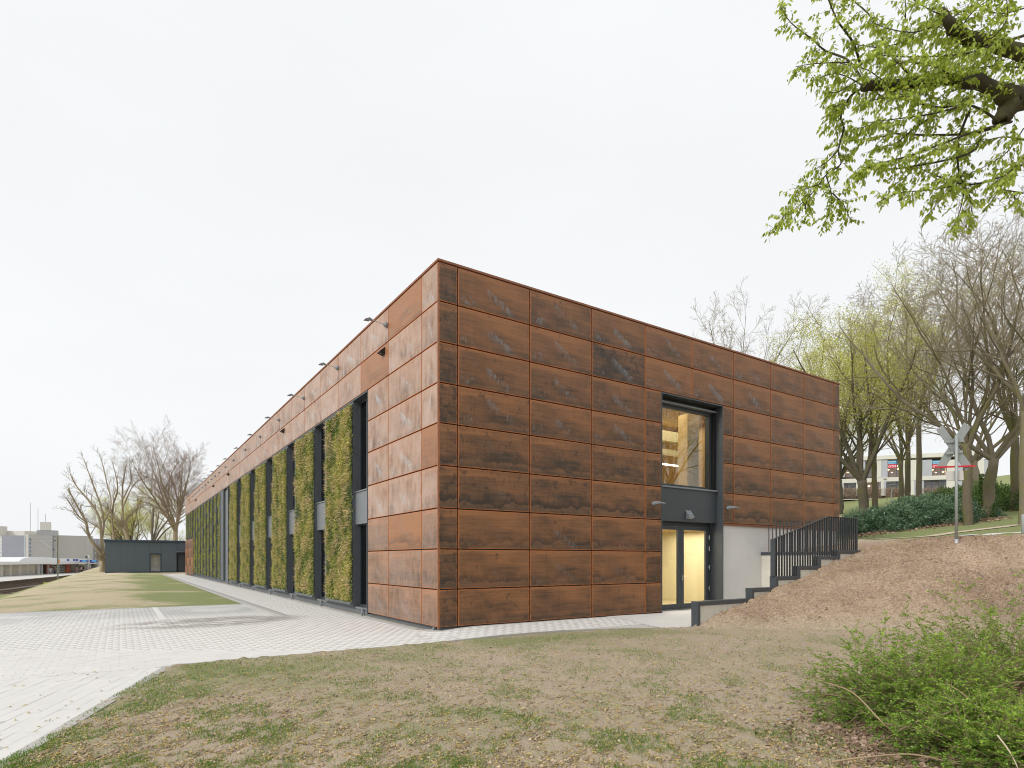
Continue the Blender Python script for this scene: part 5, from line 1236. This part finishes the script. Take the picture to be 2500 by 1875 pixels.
# left: pollarded leaning tree, cut trees, big round tree behind the annex
POL = [dict(seg=6, wig=.1, trop=.05, tap=.3, n=9, lo=.3, ang=32, ratio=.35, rr=.4), dict(seg=4, wig=.16, trop=.08, tap=.3, n=5, ang=35, ratio=.5, rr=.5, rmin=.02), dict(seg=3, wig=.2, trop=.08, tap=.4, n=4, ang=36, ratio=.6, rr=.55, rmin=.014), dict(seg=3, wig=.22, trop=.08, tap=.5, rmin=.011)]
def px_tree(name, seed, base, d, limbs, lab, bark_mat, cfg=POL, nsp=16, L=8.5, leaf=None, tips=True):
    b = survey(base[0], base[1], d); t = Tree(seed)
    for pts, rad, k in limbs:
        P = []
        for i, (x, y) in enumerate(pts):
            q_ = survey(x, y, d + k*i/max(1, len(pts)-1)); P.append(q_ - b)
        o, r_ = t.limb(P, [q*.58 for q in rad], 7)
        if tips: t.sprout(o, r_, 0, cfg, L, nsp, .35)
    e = plant_tree(name, tree_things(t, 'twig_brown', bark_mat, (t.leaves(2, .16, .1, seed, 0, .2), leaf) if leaf else None), b, lab, 'tree', 'trees around the annex'); return e
z_ = lambda x, y: (x/3.687, 1000 + y/3.687)
px_tree('pollard_tree', 61, (251, 1398), 93, [
    ([z_(928, 1480), z_(925, 1390), z_(925, 1310)], [.75, .62, .55], 0),
    ([z_(925, 1330), z_(870, 1240), z_(805, 1150), z_(770, 1010), z_(700, 880), z_(612, 715)], [.5, .42, .36, .28, .22, .17], -3),
    ([z_(770, 1010), z_(700, 950), z_(610, 810)], [.2, .15, .09], -2), ([z_(925, 1310), z_(915, 1150), z_(890, 960), z_(800, 820), z_(690, 690), z_(630, 575)], [.46, .36, .3, .24, .17, .09], -1),
    ([z_(915, 1180), z_(935, 1020), z_(905, 860), z_(840, 680), z_(755, 450)], [.34, .27, .22, .17, .08], 2), ([z_(935, 1020), z_(1000, 850), z_(960, 650), z_(900, 400)], [.25, .2, .14, .07], 3),
    ([z_(930, 1100), z_(880, 1060), z_(800, 1010)], [.2, .15, .1], 1)], 'old pollarded tree leaning left over the tracks beside the annex', 'bark_tan')
px_tree('pollard_tree', 62, (300, 1390), 104, [
    ([z_(1180, 1300), z_(1130, 1100), z_(1100, 1060)], [.6, .5, .45], 0), ([z_(1040, 1300), z_(1020, 1100), z_(1010, 900), z_(1060, 700), z_(1010, 470)], [.4, .33, .26, .18, .09], 0),
    ([z_(1100, 1060), z_(1020, 960), z_(965, 880)], [.3, .24, .18], -1), ([z_(1120, 1080), z_(1100, 850), z_(1110, 640), z_(1140, 490)], [.34, .26, .17, .08], 1), ([z_(1100, 900), z_(1200, 680), z_(1310, 620)], [.2, .14, .07], 2), ([z_(1110, 800), z_(1180, 640), z_(1165, 490)], [.2, .14, .07], -2), ([z_(1000, 1150), z_(1090, 1050), z_(1240, 880)], [.3, .22, .12], 2)],
    'pollarded tree with cut forks directly behind the annex left half', 'bark_tan')
px_tree('pruned_tree', 63, (380, 1390), 100, [
    ([z_(1385, 1300), z_(1370, 1100), z_(1382, 885)], [.42, .36, .27], 0), ([z_(1370, 1180), z_(1410, 1050), z_(1428, 925)], [.26, .2, .16], 1), ([z_(1380, 1200), z_(1450, 1070), z_(1565, 935)], [.3, .25, .18], 1), ([z_(1400, 1200), z_(1500, 1080), z_(1640, 1000)], [.26, .2, .13], -1)],
    'heavily cut tree with stubby limbs behind the annex right half', 'bark_grey', tips=False)
ROUND = [dict(seg=9, wig=.07, trop=.04, tap=.12, n=15, lo=.10, ang=40, ratio=.48, fall=.3, rr=.45), dict(seg=5, wig=.1, trop=.04, tap=.3, n=9, ang=36, ratio=.5, rr=.5, rmin=.025), dict(seg=4, wig=.14, trop=.04, tap=.35, n=6, ang=36, ratio=.5, rr=.5, rmin=.014), dict(seg=3, wig=.18, trop=.04, tap=.5, n=4, ang=36, ratio=.55, rr=.6, rmin=.010), dict(seg=2, wig=.2, trop=.02, tap=.6, rmin=.008)]
tR = std_tree(75, 25.5, .46, 8.0, 8, ROUND, (.1, 0), 33, 1.0); p = survey(428, 1390, 112)
plant_tree('bare_tree', tree_things(tR, 'twig_red', 'bark_tan'), Vector((p.x, p.y, -.2)), 'large bare tree with a round crown behind the annex next to the hall end', 'tree', 'trees around the annex', .5, .96)
for px, d, sc, rz, lab in ((322, 118, 1.05, .4, 'budding greenish tree behind the pollarded trees left of the round crown'), (372, 125, 1.0, 2.0, 'low budding tree between the cut limbs and the round crown'), (285, 124, .95, 3.1, 'budding tree at the left behind the pollarded pair'), (405, 128, .62, 4.0, 'smallest budding tree right behind the annex roof end')):
    p = survey(px, 1390, d); plant_tree('budding_tree', mBud1 if px != 372 else mBud2, Vector((p.x, p.y, -.4)), lab, 'tree', 'trees around the annex', rz, sc)

# ------------------------------------------------------------------ evergreen shrubs on the hill
def shrub_mesh(seed, rx, ry, h, n, L, W):
    r = np.random.default_rng(seed); u = unit(r.standard_normal((n, 3))); u[:, 2] = np.abs(u[:, 2]); k = r.uniform(.55, 1.0, n)**.5
    m = 1 + .22*wave2(u[:, 0]*3, u[:, 1]*3 + u[:, 2]*2, seed, 7); c = u*np.array([rx, ry, h])*(k*m)[:, None]; d = u + .6*r.standard_normal((n, 3)) + np.array([0, 0, -.1])
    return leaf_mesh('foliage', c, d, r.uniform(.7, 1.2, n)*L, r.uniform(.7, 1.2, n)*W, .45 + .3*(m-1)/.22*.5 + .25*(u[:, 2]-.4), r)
rh = [shrub_mesh(81, 2.0, 1.6, 1.35, 11000, .15, .05), shrub_mesh(82, 2.3, 1.7, 1.2, 11000, .15, .05), shrub_mesh(83, 1.8, 1.5, 1.6, 11000, .15, .05)]
core = MB().sphere((0, 0, 0), 1, 10, 8); stemb = MB()
for a in range(6): stemb.tube([(0, 0, -.4), (math.cos(a)*.4, math.sin(a)*.3, .5), (math.cos(a)*.9, math.sin(a)*.8, 1.1)], [.05, .04, .02], 5)
stem_me = bpy.data.meshes.new('stems'); stem_me.from_pydata(stemb.v, [], stemb.f); stem_me.materials.append(MAT['bark_dark'])
RH = [(2068, 1283, 35, 0, .75, 'lowest rhododendron at the left end of the row by the hall corner'), (2115, 1284, 35.5, 1, .95, 'second rhododendron of the row, behind the railing end'), (2170, 1285, 35.5, 0, 1.05, 'third rhododendron of the row, in front of the thin lamp post'), (2225, 1285, 36, 2, .95, 'fourth rhododendron of the row, tallest, left of the crossing sign'), (2275, 1284, 36, 1, 1.05, 'fifth rhododendron of the row, just left of the crossing sign post'), (2240, 1262, 41, 2, 1.0, 'rear rhododendron rising behind the fourth and fifth of the row'), (2310, 1268, 40, 0, 1.1, 'rear rhododendron behind the crossing sign post'), (2375, 1282, 37, 1, .8, 'small rhododendron at the foot of the ivy tree')]
for k, (px, py, d, v, sc, lab) in enumerate(RH):
    p = survey(px, py, d); e = empty('rhododendron', (p.x, p.y, float(H(p.x, p.y))), lab, 'shrub', 'rhododendrons on the hillside', k*1.3); e.scale = (sc, sc, sc)
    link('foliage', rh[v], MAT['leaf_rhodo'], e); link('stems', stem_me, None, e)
ev = [shrub_mesh(91, 2.3, 1.8, 1.7, 5000, .17, .08), shrub_mesh(92, 2.0, 1.6, 1.4, 5000, .17, .08)]
for k, (px, py, d, v, sc, lab) in enumerate(((2430, 1285, 44, 0, 1.0, 'dark evergreen bush right of the ivy tree'), (2475, 1290, 46, 1, 1.1, 'dark evergreen bush behind the marker post'), (2395, 1265, 48, 0, 1.1, 'dark evergreen bush behind the ivy tree'), (2330, 1250, 54, 1, 1.2, 'dark evergreen bush deep behind the crossing sign'), (2510, 1295, 40, 0, .9, 'dark evergreen bush cut by the right edge'))):
    p = survey(px, py, d); e = empty('evergreen_bush', (p.x, p.y, float(H(p.x, p.y))), lab, 'shrub', 'evergreen bushes under the trees', k); e.scale = (sc, sc, sc)
    link('foliage', ev[v], MAT['leaf_dark'], e); link('stems', stem_me, None, e)
for k, (a, b, lab) in enumerate(((2050, 2110, 'brown leafless hedge below the gym, left piece'), (2116, 2150, 'brown leafless hedge below the gym, middle piece'), (2164, 2200, 'brown leafless hedge below the gym, right of the wall gap'), (2250, 2330, 'brown leafless hedge below the gym, long right piece'))):
    p = survey(a, 1211, 97); q_ = survey(b, 1210, 97); n = 2500; t = rng.random(n)
    c = np.stack([lerp(p.x, q_.x, t), lerp(p.y, q_.y, t), np.zeros(n)], -1) - np.array([p.x, p.y, 0]) + rng.normal(0, .22, (n, 3)); c[:, 2] = rng.uniform(0, 1.35, n)
    h_ = link('hedge', leaf_mesh('hedge', c, rng.normal(0, 1, (n, 3)), .3, .035), MAT['litter'], None, (p.x, p.y, p.z - .1)); tag(h_, lab, 'hedge', 'hedges below the gym')
# dead leaves under the rhododendrons
n = 5000; a = survey(2060, 1290, 33); b = survey(2460, 1290, 35); t = rng.random(n); w = rng.normal(0, .75, n); X = lerp(a.x, b.x, t) + FW.x*w + FW.x*1.0; Y = lerp(a.y, b.y, t) + FW.y*w + FW.y*1.0
lt = link('leaf_litter', leaf_mesh('leaf_litter', np.stack([X, Y, H(X, Y) + .03], -1), rng.normal(0, 1, (n, 3))*np.array([1, 1, .3]), .17, .12), MAT['litter']); tag(lt, 'brown dead leaves on the bank under the rhododendrons', 'leaves', kind='stuff')

# ------------------------------------------------------------------ hornbeam overhanging from the right
z8 = lambda x, y: (1850 + x/2.86, y/2.86)
D8 = 8.8; tp = survey(2800, 1500, 9.6); tb = Vector((tp.x, tp.y, float(H(tp.x, tp.y))))
hb = Tree(101)
def hp(x, y, d=D8): q_ = survey(*z8(x, y), d); return q_ - tb
def axis(z): return Vector((.1*math.sin(z*.5), .12*math.cos(z*.4) - .12, z))
hb.limb([axis(-.5), axis(2), axis(5), axis(7.2), axis(9.5), axis(12.5)], [.46, .36, .32, .27, .2, .09], 10)
L1 = hb.limb([axis(6.6), hp(2080, 760, 9.2), hp(1800, 700), hp(1640, 610), hp(1400, 553), hp(1200, 565), hp(1000, 588), hp(745, 603, 8.5)], [.2, .19, .155, .105, .086, .078, .074, .064], 10)
L2 = hb.limb([axis(7.6), hp(2100, 470, 9.3), hp(1859, 375, 9.0), hp(1600, 300, 9.0), hp(1420, 235, 9.0), hp(1330, 150, 8.9), hp(1275, 80, 8.9)], [.16, .13, .1, .092, .084, .076, .06], 10)
hb.limb([hp(1800, 700), hp(1740, 780), hp(1690, 845)], [.16, .13, .09], 9)
TW = [[(740, 610), (650, 660), (580, 800), (595, 900), (565, 1050), (585, 1150), (470, 1220), (380, 1350), (250, 1480), (90, 1620)], [(565, 1050), (480, 1130), (370, 1200)], [(480, 1225), (520, 1350), (500, 1470), (450, 1580)], [(520, 1350), (600, 1430), (650, 1545)],
      [(420, 1290), (320, 1330), (245, 1370)], [(350, 1380), (330, 1450), (350, 1510)], [(250, 1480), (190, 1500), (170, 1530)], [(750, 600), (640, 425), (470, 350), (380, 280), (230, 160), (170, 60)], [(720, 450), (660, 300), (560, 150), (490, 0), (470, -60)], [(1060, 510), (900, 330), (800, 130), (660, 0), (600, -60)],
      [(750, 600), (560, 520), (370, 560)], [(640, 430), (400, 440), (260, 465)], [(700, 560), (560, 640), (460, 630)], [(600, 760), (540, 780), (490, 800)], [(640, 720), (560, 730), (520, 740)], [(1690, 850), (1500, 740), (1280, 745), (1130, 720), (960, 640)], [(1770, 855), (1450, 945), (1100, 1075), (850, 1140), (700, 1200)], [(1690, 880), (1420, 940), (950, 930), (860, 870), (700, 900), (620, 920)],
      [(1560, 960), (1450, 1080), (1000, 1170), (760, 1180), (640, 1230)], [(1470, 780), (1400, 1000), (1400, 1200), (1450, 1310), (1500, 1430), (1450, 1590)], [(1450, 1310), (1400, 1500), (1350, 1600)], [(1440, 1200), (1370, 1300), (1280, 1400), (1150, 1540)], [(1370, 1300), (1200, 1330), (1000, 1350), (840, 1410)], [(1859, 1150), (1700, 1230), (1500, 1290), (1300, 1250), (1100, 1160)],
      [(1859, 1350), (1700, 1330), (1620, 1420)], [(1790, 1340), (1800, 1440)], [(1030, 150), (1030, -40)], [(1400, 230), (1500, 80), (1660, -30)], [(1600, 300), (1730, 150), (1740, -30)], [(1859, 250), (1600, 330), (1400, 380), (1000, 400), (800, 380)], [(1300, 150), (1100, 230), (900, 200), (780, 130)], [(1320, 120), (1200, 60), (1080, 0)], [(1859, 60), (1700, 100), (1560, 60)],
      [(1400, 560), (1250, 480), (1050, 440), (900, 470)], [(1200, 570), (1100, 660), (900, 680), (700, 720)], [(1500, 600), (1450, 720), (1250, 790), (1000, 830), (800, 850)], [(1859, 980), (1700, 960), (1500, 1000), (1250, 1010)], [(1859, 900), (1750, 1050), (1600, 1150), (1450, 1220)], [(1000, 590), (880, 560), (760, 480), (560, 440)], [(1859, 480), (1650, 460), (1450, 480), (1250, 430)], [(950, 930), (820, 960), (700, 980), (610, 990)], [(1859, 1080), (1780, 1180), (1640, 1290)], [(1300, 745), (1180, 830), (1080, 900), (960, 1000), (840, 1040)], [(1150, 1080), (1040, 1230), (950, 1290)], [(860, 330), (760, 330), (640, 300)], [(1100, 230), (1000, 300), (900, 320)]]
lc, ld = [], []; rh_ = random.Random(5)
def leafy(p, d, n, L):
    for i in range(n):
        p = p + d*(L/n); d = (d + Vector((rh_.gauss(0, .12), rh_.gauss(0, .12), rh_.gauss(-.03, .1)))).normalized()
        for s in (-1, 1):
            if rh_.random() < .88:
                sd = d.cross(UP).normalized()*s; lc.append(p + Vector((rh_.gauss(0, .01), rh_.gauss(0, .01), 0))); ld.append(d*.35 + sd*rh_.uniform(.2, .8) + Vector((rh_.gauss(0, .3), rh_.gauss(0, .3), -rh_.uniform(.4, 1.2))))
    return p
for k, pts in enumerate(TW):
    dd = D8 + rh_.uniform(-.7, .7); P = []
    for i, (x, y) in enumerate(pts):
        w = min(1, i/2); P.append(hp(x + rh_.uniform(-6, 6), y + rh_.uniform(-6, 6), lerp(D8, dd, w) + rh_.uniform(-.08, .08)))
    long_ = len(pts) > 4; r0 = .02 if long_ else .01; o, r_ = hb.limb(P, list(np.linspace(r0, .004, len(P))), 5)
    L = sum((o[i+1]-o[i]).length for i in range(len(o)-1)); ns = int(L/.048)
    for j in range(ns):
        t = (.12 if long_ else .05) + .88*(j + rh_.random())/ns; x = min(t, .999)*(len(o)-1); i = int(x); p = o[i].lerp(o[i+1], x-i); dv = (o[min(i+1, len(o)-1)]-o[i]).normalized()
        rd = Vector((rh_.gauss(0, 1), rh_.gauss(0, 1), rh_.gauss(-.1, .55))); q_ = (dv*.75 + (rd - dv*rd.dot(dv)).normalized()*.9).normalized(); l = rh_.uniform(.1, .34)*(1.15 - .5*t); n = max(2, int(l/.036)); e_ = leafy(p, q_, n, l); hb.tw.append((*p, *e_, .003, .0015))
    leafy(o[-3] if len(o) > 3 else o[0], (o[-1]-o[-3]).normalized() if len(o) > 3 else (o[-1]-o[0]).normalized(), 6, .2)
for O_ in (L1, L2):
    for j in range(90):
        x = rh_.uniform(.28, .995)*(len(O_[0])-1); i = int(x); p = O_[0][i].lerp(O_[0][min(i+1, len(O_[0])-1)], x-i); a = rh_.uniform(0, 6.283); q_ = Vector((math.cos(a), math.sin(a), rh_.uniform(-.5, .7))).normalized(); l = rh_.uniform(.2, .65); e_ = leafy(p + q_*.08, q_, int(l/.04), l); hb.tw.append((*p, *e_, .004, .0015))
# crown outside the frame so that the tree is whole
cfgH = [dict(seg=6, wig=.12, trop=.03, tap=.3, n=8, lo=.25, ang=45, ratio=.45, rr=.5), dict(seg=4, wig=.15, trop=.0, tap=.3, n=6, ang=45, ratio=.5, rr=.5, rmin=.012), dict(seg=3, wig=.2, trop=-.02, tap=.5, rmin=.006)]
for k in range(9):
    a = YAW*0 + R(20 + k*23); d = Vector((math.sin(a + R(70)), math.cos(a + R(70)), .55)).normalized(); hb.grow(axis(6 + k*.75), d, 3.6, .1, 0, cfgH)
for p, d in hb.tips:
    for _ in range(3): leafy(p + Vector((rh_.gauss(0, .12), rh_.gauss(0, .12), rh_.gauss(0, .12))), (d + Vector((rh_.gauss(0, .5), rh_.gauss(0, .5), -.2))).normalized(), 3, .2)
lc_, ld_ = np.array(lc), np.array(ld); n = len(lc_); r9 = np.random.default_rng(9)
v, q_ = leaf_quads(lc_, ld_, r9.uniform(.05, .10, n), r9.uniform(.026, .05, n), r9, .03); t = r9.random(n); lv = fast_mesh('leaves', v, quads=q_, colors=np.repeat(np.stack([t, r9.random(n), t*0], -1), 4, 0)); lv.materials.append(MAT['leaf_spring'])
hm = tree_things(hb, 'bark_dark', 'bark_hornbeam'); hm.append(('leaves', lv))
plant_tree('hornbeam_tree', hm, tb, 'leafy branches of a spring green tree hanging in from the upper right corner', 'tree')

# ------------------------------------------------------------------ foreground shrubs
def honeysuckle(c, rx, ry, h, seed, lab, nst=150, nleaf=24, bare=14, lean=(0, 0)):
    r = random.Random(seed); mbv = []; LC, LD, LT = [], [], []
    for k in range(nst + bare):
        isb = k >= nst; a = r.uniform(0, 6.283); q0 = math.sqrt(r.random()); p = Vector((math.cos(a)*rx*.45*q0, math.sin(a)*ry*.45*q0, -.03)); a2 = a + r.gauss(0, .5); el = r.uniform(.35, 1.5) if not isb else r.uniform(.2, .7)
        d = Vector((math.cos(a2)*math.cos(el) + lean[0], math.sin(a2)*math.cos(el) + lean[1], math.sin(el))).normalized(); L = r.uniform(.55, 1.05)*(lerp(rx, h, math.sin(el)))*(1.25 if isb else 1.0); n = 7; rad = .0085 if isb else .005
        pts = [p]
        for i in range(n):
            d = (d + Vector((r.gauss(0, .13), r.gauss(0, .13), r.gauss(0, .1) - .11)) ).normalized(); p = p + d*(L/n)
            if p.z < .03: p.z = .03 + r.random()*.05
            pts.append(p)
        for i in range(n): mbv.append((*pts[i], *pts[i+1], rad*(1-.08*i), rad*(1-.08*(i+1)), isb))
        if isb and r.random() < .7: continue
        for j in range(nleaf // 3):
            x = r.uniform(.25, .99)*n; i = int(x); b = pts[i].lerp(pts[i+1], x-i); dv = (pts[i+1]-pts[i]).normalized(); rd = Vector((r.gauss(0, 1), r.gauss(0, 1), r.gauss(.3, .6))); dd = (dv*.5 + rd.normalized()*.9).normalized(); l = r.uniform(.06, .2)
            m = int(l/.012); 
            for s in range(m):
                q_ = b + dd*(l*(s+1)/m); dd = (dd + Vector((r.gauss(0, .06), r.gauss(0, .06), -.02))).normalized()
                for sg_ in (-1, 1):
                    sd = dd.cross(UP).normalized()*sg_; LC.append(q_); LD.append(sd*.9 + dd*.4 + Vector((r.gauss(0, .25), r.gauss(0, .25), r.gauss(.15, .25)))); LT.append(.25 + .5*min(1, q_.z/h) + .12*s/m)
            mbv.append((*b, *(b + dd*l), .0022, .0012, False))
    e = empty('shrub', c, lab, 'shrub', 'shrubs in the foreground'); LC, LD, LT = np.array(LC), np.array(LD), np.array(LT); rn = np.random.default_rng(seed); n = len(LC)
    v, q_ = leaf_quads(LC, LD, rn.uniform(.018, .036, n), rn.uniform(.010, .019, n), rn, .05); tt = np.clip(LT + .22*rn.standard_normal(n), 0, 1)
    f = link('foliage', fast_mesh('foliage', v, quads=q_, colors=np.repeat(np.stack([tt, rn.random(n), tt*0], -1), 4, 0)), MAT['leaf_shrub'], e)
    v, q_ = prisms([s[:8] for s in mbv]); link('stems', fast_mesh('stems', v, quads=q_), MAT['stem_tan'], e); return e, n
def gpt(px, py, z=-.1):
    r = FW + RT*((px-1250)/FPX) + UP*((1366.5-py)/FPX); return CAM + r*((z-CAM.z)/r.z)
a = gpt(2245, 1745); honeysuckle(Vector((a.x, a.y, float(H(a.x, a.y)))), 1.2, 1.0, 1.2, 1, 'low spreading green shrub with bare tan twigs at the lower right', 300, 27, 60, (-.12, 0))
a = gpt(2440, 1850); honeysuckle(Vector((a.x, a.y, float(H(a.x, a.y)))), .95, .9, .80, 2, 'dense green shrub in the lower right corner of the picture', 240, 27, 8)
a = gpt(2450, 1690); honeysuckle(Vector((a.x, a.y, float(H(a.x, a.y)))), 1.15, .95, 1.6, 3, 'taller green shrub at the right edge behind the corner shrub', 230, 27, 10)
a = gpt(2540, 1680); honeysuckle(Vector((a.x, a.y, float(H(a.x, a.y)))), 1.0, .95, 2.0, 4, 'dark upright shrub cut off by the right picture edge', 120, 22, 2)
# loose bare canes lying over the shrubs
cn = []
for k, (pts, r0, lab) in enumerate((([(2030, 1860, .02), (2120, 1848, .06), (2230, 1842, .07), (2360, 1868, .05), (2500, 1874, .05)], .011, 'long purplish cane lying on the ground in the lower right'),
                    ([(2010, 1665, .45), (2080, 1690, .5), (2150, 1760, .4), (2190, 1800, .15)], .009, 'tan cane arching down the front of the low shrub'),
                    ([(2140, 1820, .05), (2230, 1765, .25), (2310, 1742, .35), (2350, 1716, .4)], .010, 'tan cane rising to the right across the low shrub'),
                    ([(2270, 1650, .55), (2330, 1680, .5), (2380, 1720, .4), (2410, 1770, .3)], .009, 'tan cane sloping across the gap between two shrubs'),
                    ([(2500, 1665, .5), (2450, 1670, .5), (2400, 1700, .42), (2330, 1712, .4)], .008, 'thin pale cane at the right edge above the corner shrub'),
                    ([(2435, 1795, .4), (2465, 1835, .3), (2485, 1875, .2)], .007, 'straight yellow stalk in the lower right corner'))):
    P = [gpt(x, y, z - .1) for x, y, z in pts]; t = Tree(k); o, r_ = t.limb(P, list(np.linspace(r0, r0*.55, len(P))), 6); ob = t.mb.build('cane', MAT['stem_tan'] if k != 5 else MAT['sand'], None, True); tag(ob, lab, 'cane', 'loose canes by the shrubs')

# ------------------------------------------------------------------ lawn stuff: grass, catkins, crumbs of soil, dead leaves
def lawn_points(n, seed, ylo=1505, yhi=1900, x0=-60, x1=2560, pw=.8):
    r = np.random.default_rng(seed); px = r.uniform(x0, x1, n); py = ylo + (yhi-ylo)*r.random(n)**pw; z = -.13
    rx = FW.x + RT.x*(px-1250)/FPX; ry = FW.y + RT.y*(px-1250)/FPX; k = (CAM.z - z)/((py-1366.5)/FPX); return CAM.x + rx*k, CAM.y + ry*k, r
X, Y, r = lawn_points(280000, 1); ok = ~in_paving(X, Y) & (Y < -1.6) & (X < Bx(Y) + .4); X, Y = X[ok], Y[ok]
m = wave2(X*1.3, Y*1.3, 5, 8) + .6*wave2(X*4, Y*4, 6, 8)
near_edge = .9*np.exp(-((Y + 2.7)/1.0)**2) + .8*np.exp(-((X - (KX + (Y-KY)*KS) - .45)/.5)**2)*(Y < -1.5); keep = r.random(len(X)) < np.clip(.24 + .66*(m - .15) + near_edge*.7, .05, .98); X, Y = X[keep], Y[keep]; n = len(X)
dist = np.hypot(X - CAM.x, Y - CAM.y); c = np.stack([X, Y, H(X, Y) - .004], -1); d = np.stack([r.normal(0, .45, n), r.normal(0, .45, n), np.ones(n)], -1)
g = link('grass', leaf_mesh('grass', c, d, r.uniform(.02, .05, n), .0028 + .0004*dist, None, r), MAT['grass']); tag(g, 'sparse young grass sprouting from the soil', 'grass', kind='stuff')
X, Y, r = lawn_points(14000, 2); ok = (~in_paving(X - .15, Y + .15) | (r.random(len(X)) < .06)) & (Y < -1.45) & (X < Bx(Y) + 6); X, Y = X[ok], Y[ok]; n = len(X)
hz = np.where(in_paving(X, Y), -.145, H(X, Y)); a = r.uniform(0, 6.283, n); L = r.uniform(.025, .055, n); b = a + r.normal(0, .7, n); P0 = np.stack([X, Y, hz + .008], -1); P1 = P0 + np.stack([np.cos(a)*L*.5, np.sin(a)*L*.5, r.uniform(0, .008, n)], -1); P2 = P1 + np.stack([np.cos(b)*L*.5, np.sin(b)*L*.5, -r.uniform(0, .008, n)], -1)
rad = r.uniform(.003, .0048, n) + .0002*np.hypot(X-CAM.x, Y-CAM.y); seg = np.concatenate([np.column_stack([P0, P1, rad, rad]), np.column_stack([P1, P2, rad, rad*.5])]); v, q_ = prisms(seg); t = np.concatenate([r.random(n)]*2); sh_ = np.concatenate([r.random(n)]*2)
ck = link('catkins', fast_mesh('catkins', v, quads=q_, colors=np.repeat(np.stack([t, sh_, t*0], -1), 6, 0)), MAT['catkin']); tag(ck, 'fallen yellow catkins scattered over the lawn', 'catkins', kind='stuff')
def crumbs(name, X, Y, rad, r, lab, matn='clod'):
    n = len(X); o = np.array([[1,0,0],[0,1,0],[-1,0,0],[0,-1,0],[0,0,1],[0,0,-1.]]); v = o[None]*(rad[:, None, None])*r.uniform(.6, 1.3, (n, 6, 1)); a = r.uniform(0, 6.283, n); cs, sn = np.cos(a)[:, None], np.sin(a)[:, None]
    x = v[..., 0]*cs - v[..., 1]*sn; y = v[..., 0]*sn + v[..., 1]*cs; v = np.stack([x + X[:, None], y + Y[:, None], v[..., 2]*.7 + (H(X, Y) + rad*.2)[:, None]], -1).reshape(-1, 3)
    f = np.array([[0,1,4],[1,2,4],[2,3,4],[3,0,4],[1,0,5],[2,1,5],[3,2,5],[0,3,5]]); q_ = (np.arange(n)*6)[:, None, None] + f[None]; cc = np.repeat(np.stack([r.random(n), r.random(n), np.zeros(n)], -1), 6, 0)
    o_ = link(name, fast_mesh(name, v, tris=q_.reshape(-1, 3), colors=cc, smooth=False), MAT[matn]); tag(o_, lab, 'soil', kind='stuff')
X, Y, r = lawn_points(115000, 3); ok = ~in_paving(X - .1, Y + .1) & (Y < -1.65) & (X < Bx(Y) + 1); X, Y = X[ok], Y[ok]; n = len(X)
crumbs('soil_crumbs', X, Y, np.clip(r.exponential(.0052, n), .0025, .03), r, 'crumbs of dry soil on the lawn')
n = 16000; r = np.random.default_rng(4); Y = -3.0 - 9*r.random(n)**1.3; X = Bx(Y) + r.random(n)*(Tx(Y) + 1.5 - Bx(Y)); crumbs('soil_clods', X, Y, np.clip(r.exponential(.0055, n), .003, .075), r, 'clods of brown earth on the bank', 'clod_dark')
n = 4000; Y = -3.0 - 9*r.random(n)**1.3; X = Bx(Y) + r.random(n)*(Tx(Y) + 1.5 - Bx(Y)); a = r.uniform(0, 6.283, n); L = r.uniform(.03, .07, n); P0 = np.stack([X, Y, H(X, Y) + .02], -1); P1 = P0 + np.stack([np.cos(a)*L, np.sin(a)*L, r.uniform(-.005, .01, n)], -1); rad = np.full(n, .0065)
v, q_ = prisms(np.column_stack([P0, P1, rad, rad*.6])); ck2 = link('catkins', fast_mesh('catkins', v, quads=q_, colors=np.repeat(np.stack([r.random(n), r.random(n), np.zeros(n)], -1), 6, 0)), MAT['catkin']); tag(ck2, 'fallen yellow catkins scattered over the brown bank', 'catkins', kind='stuff')
a = gpt(2180, 1800); n = 2600; X = a.x + r.normal(0, .6, n); Y = a.y - .1 + r.normal(0, .5, n); ll = link('dead_leaves', leaf_mesh('dead_leaves', np.stack([X, Y, H(X, Y) + .012 + .02*r.random(n)], -1), r.normal(0, 1, (n, 3))*np.array([1, 1, .35]), r.uniform(.03, .075, n), r.uniform(.02, .05, n), None, r), MAT['litter']); tag(ll, 'dry brown leaves on the ground under the low shrub', 'leaves', kind='stuff')
for k, (px, py, rad, lab) in enumerate(((1467, 1713, .017, 'white pebble alone in the middle of the lawn'), (1660, 1711, .014, 'pale pebble in the grass tuft right of the white one'), (1694, 1730, .017, 'grey pebble just below the pale one'), (2262, 1826, .04, 'large pale pebble under the low shrub'), (1925, 1757, .03, 'brown clod near the left tip of the low shrub'), (1888, 1768, .026, 'pale clod left of the brown one'))):
    p = gpt(px, py, -.12); rock('pebble' if k not in (4, 5) else 'clod', (p.x, p.y, float(H(p.x, p.y)) + rad*.3), rad, MAT['sign_white'] if k < 2 or k == 3 else MAT['concrete_dark'], k + 4, lab, 'pebble' if k not in (4, 5) else 'clod', 'pebbles on the lawn' if k not in (4, 5) else None)
